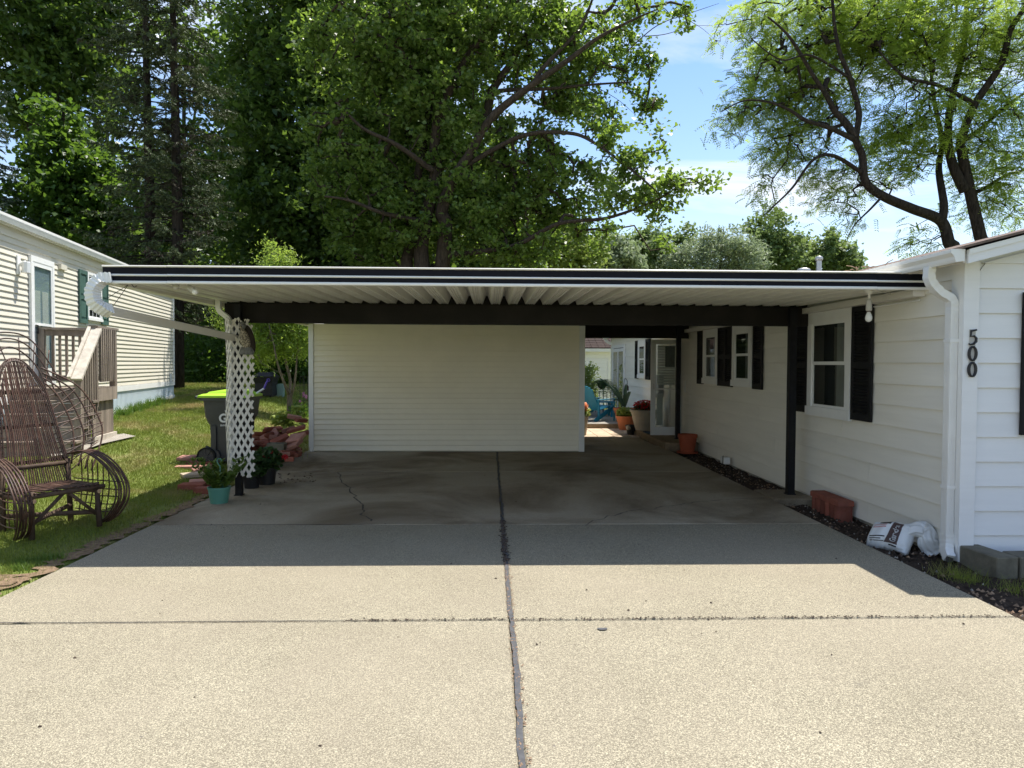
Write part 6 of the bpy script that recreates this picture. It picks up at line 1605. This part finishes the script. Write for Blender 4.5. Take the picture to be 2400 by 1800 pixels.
# --- broadleaf trees of the wood behind
FG = 'distant trees beyond the carport roof'
def wood_tree(label, u, Y, blobs, ncl, nl, ln, wd, leaf, seed, r0=.25, bark_='bark_gray', cr=.6, name='broadleaf_tree', zb=.5, group='broadleaf trees of the wood', shell=.4):
    b = Vector((at(u, 800, Y=Y).x, Y, zb)); B = pxblobs(blobs, Y, 3.4); top = max(c[2] + r[2]*.6 for c, r, _ in B)
    if group == FG: B = B + [((c[0], c[1], c[2]*.45), (r[0]*.9, r[1], c[2]*.38), .45) for c, r, _ in B[:3]]
    rng = np.random.default_rng(seed); limbs = [([b, b + Vector((.1, 0, (top-zb)*.35)), b + Vector((-.15, .1, (top-zb)*.7)), b + Vector((.1, 0, top - zb))], r0, .05)]
    for c, r, w in B:
        c = Vector(c); z0 = zb + (c.z - zb)*.62; a = b + Vector((0, 0, z0 - zb)); limbs.append(([a, a.lerp(c, .5) + Vector((0, 0, .3)), c], r0*.42, .03))
    return tree(name, label, b, limbs, B, ncl, int(nl*.62), ln, wd, leaf, bark_, seed, cr=cr*.85, up=.4, droop=.35, shell=shell, group=group)
wood_tree('tall dark broadleaf tree filling the top of the far lawn end above the cream roof', 90, 36, [(60,90,150,110),(180,60,110,100),(60,250,110,60,.8),(150,180,120,80),(90,-70,220,100),(230,300,70,60,.7)], 560, 62, .34, .20, 'leaf_dark', 31, .34)
wood_tree('small bright maple in front of the spruces above the cream roof', 150, 27, [(130,300,50,60),(160,390,85,70),(130,480,100,70),(200,500,80,70),(240,420,40,60,.7),(150,560,120,40)], 420, 58, .22, .16, 'leaf_maple', 32, .12, 'bark_dark', .42)
wood_tree('dark broadleaf tree between the twin spruces and the big spreading tree', 640, 33, [(640,60,130,110),(700,180,120,120),(590,200,100,110,.9),(650,330,140,110),(700,470,130,110),(600,480,90,120),(640,-60,180,80)], 640, 64, .30, .20, 'leaf_dark', 33, .3)
wood_tree('broadleaf tree deep in the wood left of the big spreading tree', 790, 36, [(790,100,130,130),(820,300,120,140),(780,480,130,120),(760,600,130,80),(800,-50,150,80)], 520, 60, .34, .22, 'leaf_dark', 34, .3)
wood_tree('broadleaf tree deep in the wood behind the twin spruces', 440, 40, [(420,520,150,90),(480,400,110,110,.8),(520,560,110,80),(540,260,70,90,.8),(480,120,90,110,.7),(330,560,110,60,.8)], 480, 56, .34, .22, 'leaf_dark', 35, .26)
wood_tree('broadleaf tree behind the trunks of the big spreading tree', 1010, 37, [(1000,500,180,120),(1080,380,160,130),(930,330,130,140),(1000,180,170,130),(1150,540,130,90),(1000,20,200,90)], 620, 60, .34, .22, 'leaf_dark', 36, .3)
wood_tree('bright broadleaf tree low behind the roof middle', 1290, 40, [(1270,585,80,50),(1350,600,70,40),(1200,600,70,45),(1310,540,60,40,.7)], 320, 56, .28, .2, 'leaf_farlight', 37, .2, zb=.2)
wood_tree('broadleaf tree glimpsed through the spruce branches above the cream roof', 260, 44, [(260,560,140,60),(330,420,90,80,.7),(250,200,90,100,.7),(320,60,80,70,.7),(180,600,110,60)], 330, 50, .38, .24, 'leaf_dark', 38, .26)

# --- far trees beyond the house roof
FG = 'distant trees beyond the carport roof'
wood_tree('silvery willow in the distance above the carport roof', 1690, 62, [(1690,590,85,55),(1640,610,70,40),(1740,610,60,45),(1690,560,50,35,.8),(1590,610,60,35,.8)], 430, 60, .42, .13, 'leaf_willow', 51, .3, cr=.7, name='willow_tree', zb=0, group=FG)
wood_tree('dark green tree rising beside the distant willow', 1800, 70, [(1800,545,45,60),(1820,600,70,45),(1780,600,50,45),(1840,570,40,45,.8)], 330, 56, .45, .3, 'leaf_far', 52, .3, cr=.7, zb=0, group=FG)
wood_tree('low light green tree in the distance left of the roof vents', 1890, 75, [(1870,600,70,36),(1920,610,70,30),(1850,615,60,30)], 300, 56, .45, .3, 'leaf_farlight', 53, .2, cr=.7, zb=0, group=FG)
wood_tree('green tree in the distance directly behind the roof vent pipes', 1960, 72, [(1945,575,34,40),(1960,605,60,28),(1980,620,50,18),(2000,630,40,14)], 260, 50, .45, .3, 'leaf_far', 54, .2, cr=.6, zb=0, group=FG)
wood_tree('dark green tree in the distance between willow and big spreading tree', 1530, 66, [(1520,575,60,45),(1480,600,70,40),(1560,610,60,35),(1600,570,40,40)], 330, 56, .42, .28, 'leaf_far', 55, .3, cr=.7, zb=0, group=FG)
wood_tree('olive green tree in the distance beyond the roof middle', 1420, 56, [(1420,590,70,45),(1370,610,60,35),(1460,615,60,30)], 300, 56, .36, .24, 'leaf_willow', 56, .25, cr=.6, zb=0, group=FG)

# --- young willow-leaved tree by the shed
yb_ = ground_at(678, 976); YY = yb_.y
yo = lambda u, v, dy=0: at(u, v, Y=YY + dy)
limbs = [([yb_ - Vector((0, 0, .1)), yo(679, 940), yo(678, 925)], .075, .06), ([yo(678, 925), yo(665, 895, -.2), yo(650, 850, -.3), yo(640, 800, -.4), yo(625, 740, -.4)], .045, .012), ([yo(678, 925), yo(680, 890, .2), yo(668, 840, .3), yo(662, 780, .3), yo(655, 700, .3), yo(650, 620, .3), yo(635, 570, .3)], .045, .008), ([yo(680, 935), yo(690, 900, -.1), yo(695, 850, -.1), yo(700, 790, 0), yo(705, 730, 0)], .04, .01), ([yo(668, 880), yo(630, 860, -.3), yo(610, 850, -.4)], .012, .004)]
yblob = [(640,740,48,38),(690,720,45,40),(625,800,52,40),(690,800,48,42),(655,690,40,30),(640,640,32,45),(660,620,18,30),(600,760,30,35),(640,580,10,22),(675,612,26,14,.8),(540,700,30,20,.7),(520,745,30,30,.5),(720,760,40,50),(590,840,30,16,.6)]
tree('young_tree', 'slender young tree with yellow-green narrow leaves beside the brick heap', yb_, limbs, pxblobs(yblob, YY, .8), 420, 46, .095, .028, 'leaf_young', 'bark_young', 61, cr=.20, up=.2, droop=.9, twig=.016, cflat=1.0)

# --- spruces
def spruce(label, x, y, zb, H, rmax, z_low, seed, nd='needle', r0=.21, dens=1.25, dry=.16):
    rng = np.random.default_rng(seed); t = thing('spruce_tree', label, 'tree', (x, y, zb), 'spruces behind the cream home')
    wood = MB().tube([(x, y, zb-.1), (x+.04, y, zb+H*.3), (x-.05, y, zb+H*.65), (x, y, zb+H)], [r0, r0*.8, r0*.45, .02], 10)
    P, D, S, LN, PD, DD, SD = [], [], [], [], [], [], []
    z = z_low
    while z < H - .3:
        k = z/H; L0 = rmax*(1-k)**.62 + .25
        for i in range(rng.integers(4, 7)):
            a = rng.random()*6.283; L = L0*(.55 + .6*rng.random()); dirv = np.array([math.cos(a), math.sin(a), 0]); nsg = 9
            pts = [np.array([x, y, zb+z]) + dirv*L*tt + np.array([0, 0, -.34*L*tt**1.2 + .20*L*tt**3 + .08*L*tt]) for tt in np.linspace(0, 1, nsg)]
            wood.tube([Vector(p) for p in pts[::2]], [.028*(1-.2*k), .020, .014, .010, .004], 4, cap=False)
            deadb = rng.random() < dry*(1-k)
            nbr = int(20*dens*L/2)
            for j in range(nbr):
                tt = .12 + .88*rng.random()**.7; ii = min(int(tt*(nsg-1)), nsg-2); fr_ = tt*(nsg-1)-ii; q = pts[ii]*(1-fr_) + pts[ii+1]*fr_
                sgn = rng.choice((-1, 1)); perp = np.array([-dirv[1], dirv[0], 0])*sgn; bl_ = (.16 + .42*rng.random())*(1.15 - tt*.7)
                bd = perp*.75 + dirv*.55 + np.array([0, 0, -.35 - .5*rng.random()]); bd /= np.linalg.norm(bd)
                m_ = int(9*bl_/.4) + 3
                for w in range(m_):
                    c = q + bd*bl_*(w+.5)/m_; th = rng.normal(size=3)*.55 + bd*.8; th /= np.linalg.norm(th)
                    sd = np.cross(th, rng.normal(size=3)); sd /= np.linalg.norm(sd)
                    if deadb and rng.random() < .85: PD.append(c); DD.append(th); SD.append(sd)
                    else: P.append(c); D.append(th); S.append(sd)
        z += .26 + .16*rng.random()
    wood.build('trunk', 'bark_dark', t, smooth=True)
    kites('crown', np.array(P), np.array(D), np.array(S), .15*(.7+.6*rng.random(len(P))), .040, nd, t)
    if PD: kites('dry_branches', np.array(PD), np.array(DD), np.array(SD), .13, .022, 'needle_dry', t)
    return t
s1 = ground_at(417, 910); s2x = at(352, 800, Y=s1.y+.6).x
spruce('tall thin-crowned spruce nearest the corner of the cream home', s1.x, s1.y, s1.z, 19.5, 2.7, 2.3, 71)
spruce('tall spruce left of its twin, its trunk rising over the cream roof', s2x, s1.y+.6, s1.z, 19.0, 2.7, 2.6, 72)
p = at(-40, 500, Y=25); spruce('blue-green spruce at the frame edge above the cream roof', p.x, 25, .7, 11.5, 2.0, 1.5, 73, 'needle_blue', .18, 1.3, .1)

# --- understorey below the wood, seen past the post
def thicket(name, label, boxes, n, ln, wd, m, seed, ncl, spr=.38):
    rng = np.random.default_rng(seed); C = []
    for _ in range(ncl):
        x0, x1, y0, y1, z0, z1 = boxes[rng.integers(len(boxes))]; C.append((x0 + (x1-x0)*rng.random(), y0 + (y1-y0)*rng.random(), z0 + (z1-z0)*rng.random()**1.1))
    C = np.array(C); ci = np.repeat(np.arange(ncl), n//ncl); nn = len(ci); p = C[ci] + rng.normal(size=(nn, 3))*np.array([spr, spr, spr*.8])
    p[:, 2] = np.maximum(p[:, 2], .05); d, s = frames(rng, nn, .4, droop=.3)
    return tag(kites(name, p, d, s, ln*(.6+.8*rng.random(nn)), wd*(.6+.8*rng.random(nn)), m, None, (0, 30, 0), kind='stuff'), label, 'undergrowth')
thicket('undergrowth', 'dark shaded undergrowth at the foot of the wood', [(-20, 3, 30, 36, .4, 5.5), (-24, 4, 33, 40, .5, 8)], 60000, .26, .18, 'leaf_dark', 81, 1000)
thicket('shrubs', 'leafy shrubs at the shaded end of the lawn', [(-13.5, -5.5, 28, 30, .5, 2.8), (-9.5, -6.0, 26.5, 28, .7, 2.2)], 16000, .15, .11, 'leaf_maple', 82, 330)
thicket('treeline', 'far wooded skyline below the bright tree tops', [(-60, 45, 85, 95, 0, 9)], 30000, .7, .5, 'leaf_far', 83, 900)
thicket('wood_depth', 'deep shade of the wood behind the nearer trees', [(-19, 2, 46, 54, 0, 14)], 36000, .6, .45, 'leaf_dark', 84, 1000)
thicket('patio_shrub', 'sunny light green shrub at the terrace end by the shed', [(at(1366, 880, Y=23).x-.3, at(1394, 880, Y=23).x, 22.9, 23.5, .2, 1.5), (2.2, 3.5, 23.2, 23.6, .1, .6)], 5200, .085, .06, 'leaf_farlight', 85, 110, .12)

# --- small plants by the heap
hs = thing('hosta', 'lime green hosta growing on top of the brick heap', 'plant', ground_at(672, 990))
r = np.random.default_rng(91); P_ = []; c = at(672, 985, Y=12.9)
for u, v in ((645, 985), (660, 982), (675, 984), (690, 975), (700, 972), (655, 994), (668, 990)):
    q = np.array(at(u, v, Y=12.9)); P_.append(q + r.normal(size=(16, 3))*.07)
P_ = np.concatenate(P_); d, s = frames(r, len(P_), .9, droop=.4); kites('leaves', P_, d, s, .16, .09, 'leaf_hosta', hs)
MB().tube([(c.x, c.y, .1), (c.x, c.y, c.z)], .01, 6).build('stem', 'leaf_hosta', hs)
fg = thing('foxglove', 'purple-pink flower spikes growing beside the shed corner', 'plant', ground_at(706, 985))
c = ground_at(706, 985)
for (u, v) in ((711, 925), (703, 944), (717, 930)):
    q = at(u, v, Y=c.y); MB().tube([(q.x, c.y, c.z-.05), q], .005, 4).build('stalk', 'leaf_geranium', fg); foliage(fg, 'blossom', q, .035, .07, 40, .035, .03, 'petal_pink', int(u), .3, .5)
foliage(fg, 'leaves', (c.x, c.y, c.z+.2), .35, .25, 260, .10, .05, 'leaf_maple', 95, .5, .5)

# ================================================================ grass
def blades(name, label, n, region, zf, h, w, m, seed, excl=None):
    rng = np.random.default_rng(seed); pts = region(rng, n); z = np.array([zf(x, y) for x, y in pts])
    k = len(pts); a = rng.random(k)*6.283; lean = rng.normal(size=(k, 2))*.45; hh = h(pts)*(.5 + rng.random(k)); wdt = w(pts)*(.7 + .6*rng.random(k))
    V = np.empty((k, 3, 3), np.float32); dx, dy = np.cos(a)*wdt, np.sin(a)*wdt
    V[:, 0] = np.stack([pts[:, 0]-dx, pts[:, 1]-dy, z-.01], 1); V[:, 1] = np.stack([pts[:, 0]+dx, pts[:, 1]+dy, z-.01], 1)
    V[:, 2] = np.stack([pts[:, 0]+lean[:, 0]*hh, pts[:, 1]+lean[:, 1]*hh, z+hh], 1)
    me = bpy.data.meshes.new(name); me.vertices.add(k*3); me.vertices.foreach_set('co', V.ravel()); me.loops.add(k*3); me.loops.foreach_set('vertex_index', np.arange(k*3, dtype=np.int32))
    me.polygons.add(k); me.polygons.foreach_set('loop_start', np.arange(0, k*3, 3, dtype=np.int32)); me.polygons.foreach_set('loop_total', np.full(k, 3, np.int32))
    me.materials.append(M_[m]); me.update(calc_edges=True); o = bpy.data.objects.new(name, me); col.objects.link(o); return tag(o, label, 'grass', kind='stuff')
def lawn_region(rng, n):
    y = 2.6 + 25*rng.random(n*2)**1.75; xl = -(.78*y + .3 + 2.2*np.clip((9-y)/4, 0, 1)); x = xl + (-3.36 - xl)*rng.random(n*2)
    edge = x > -3.55 + .10*np.sin(y*3.1) + .05*np.sin(y*8.7); keep = ~(edge & (rng.random(n*2) < .65))
    dmask = (np.sin(x*2.3 + 1.1*y) + np.sin(3.7*y - 1.9*x) + rng.normal(size=n*2)*1.2) > -1.9
    keep &= dmask
    wx = (x - NP.x)*NO.x + (y - NP.y)*NO.y; keep &= ~((wx < .02) & (y < 21)); dkx = (x - dk0.x)*NO.x + (y - dk0.y)*NO.y; dka = (x - dk0.x)*NA.x + (y - dk0.y)*NA.y
    keep &= ~((dkx < .15) & (dka > -1.1) & (dka < .98) & (dkx > -1.6))
    pts = np.stack([x, y], 1)[keep]; return pts[:n]
blades('grass', 'short sunlit lawn grass between the driveway and the neighbour home', 330000, lawn_region, lambda x, y: lawn_z(x, y) - .012, lambda p: .022 + .0012*p[:, 1], lambda p: .0016 + .00042*p[:, 1], 'grass_blade', 101)
def tuft_region(cs, rad):
    def f(rng, n):
        i = rng.integers(len(cs), size=n); return np.array(cs)[i] + rng.normal(size=(n, 2))*rad
    return f
wc1 = at(2245, 1362, Z=-.08); wc2 = at(2385, 1390, Z=-.08); wc3 = at(2215, 1345, Z=-.08)
blades('weeds', 'tufts of thin green weeds in the bed by the house corner', 460, tuft_region([(wc1.x, wc1.y), (wc2.x, wc2.y), (wc3.x, wc3.y), (wc1.x+.08, wc1.y-.03)], .06), lambda x, y: -.085, lambda p: np.full(len(p), .10), lambda p: np.full(len(p), .0022), 'grass_blade', 102)
e1_ = ground_at(60, 1350); e2_ = ground_at(20, 1340)
blades('edge_weeds', 'low clover weeds at the driveway edge below the willow chair', 1300, tuft_region([(-3.62, 5.5), (-3.7, 5.65), (-3.8, 5.3), (-3.56, 5.75), (-3.9, 4.9)], .05), lambda x, y: 0, lambda p: np.full(len(p), .04), lambda p: np.full(len(p), .006), 'leaf_pot', 103)
blades('tall_grass', 'longer rough grass round the bin and brick heap', 9000, tuft_region([(-4.0, 12.6), (-4.3, 12.9), (-4.6, 13.4), (-3.9, 12.0), (-4.4, 12.2), (-4.1, 13.2)], .22), lambda x, y: lawn_z(x, y), lambda p: np.full(len(p), .14), lambda p: np.full(len(p), .004), 'grass_blade', 104)
blades('wall_weeds', 'low weeds along the neighbour skirting', 3000, tuft_region([tuple((NP + NA*t_ + NO*.12)[:2]) for t_ in (2.6, 2.9, 3.3, 4.2, 5, 5.6, 6.4, 7.2)], .10), lambda x, y: lawn_z(x, y), lambda p: np.full(len(p), .16), lambda p: np.full(len(p), .006), 'leaf_maple', 105)
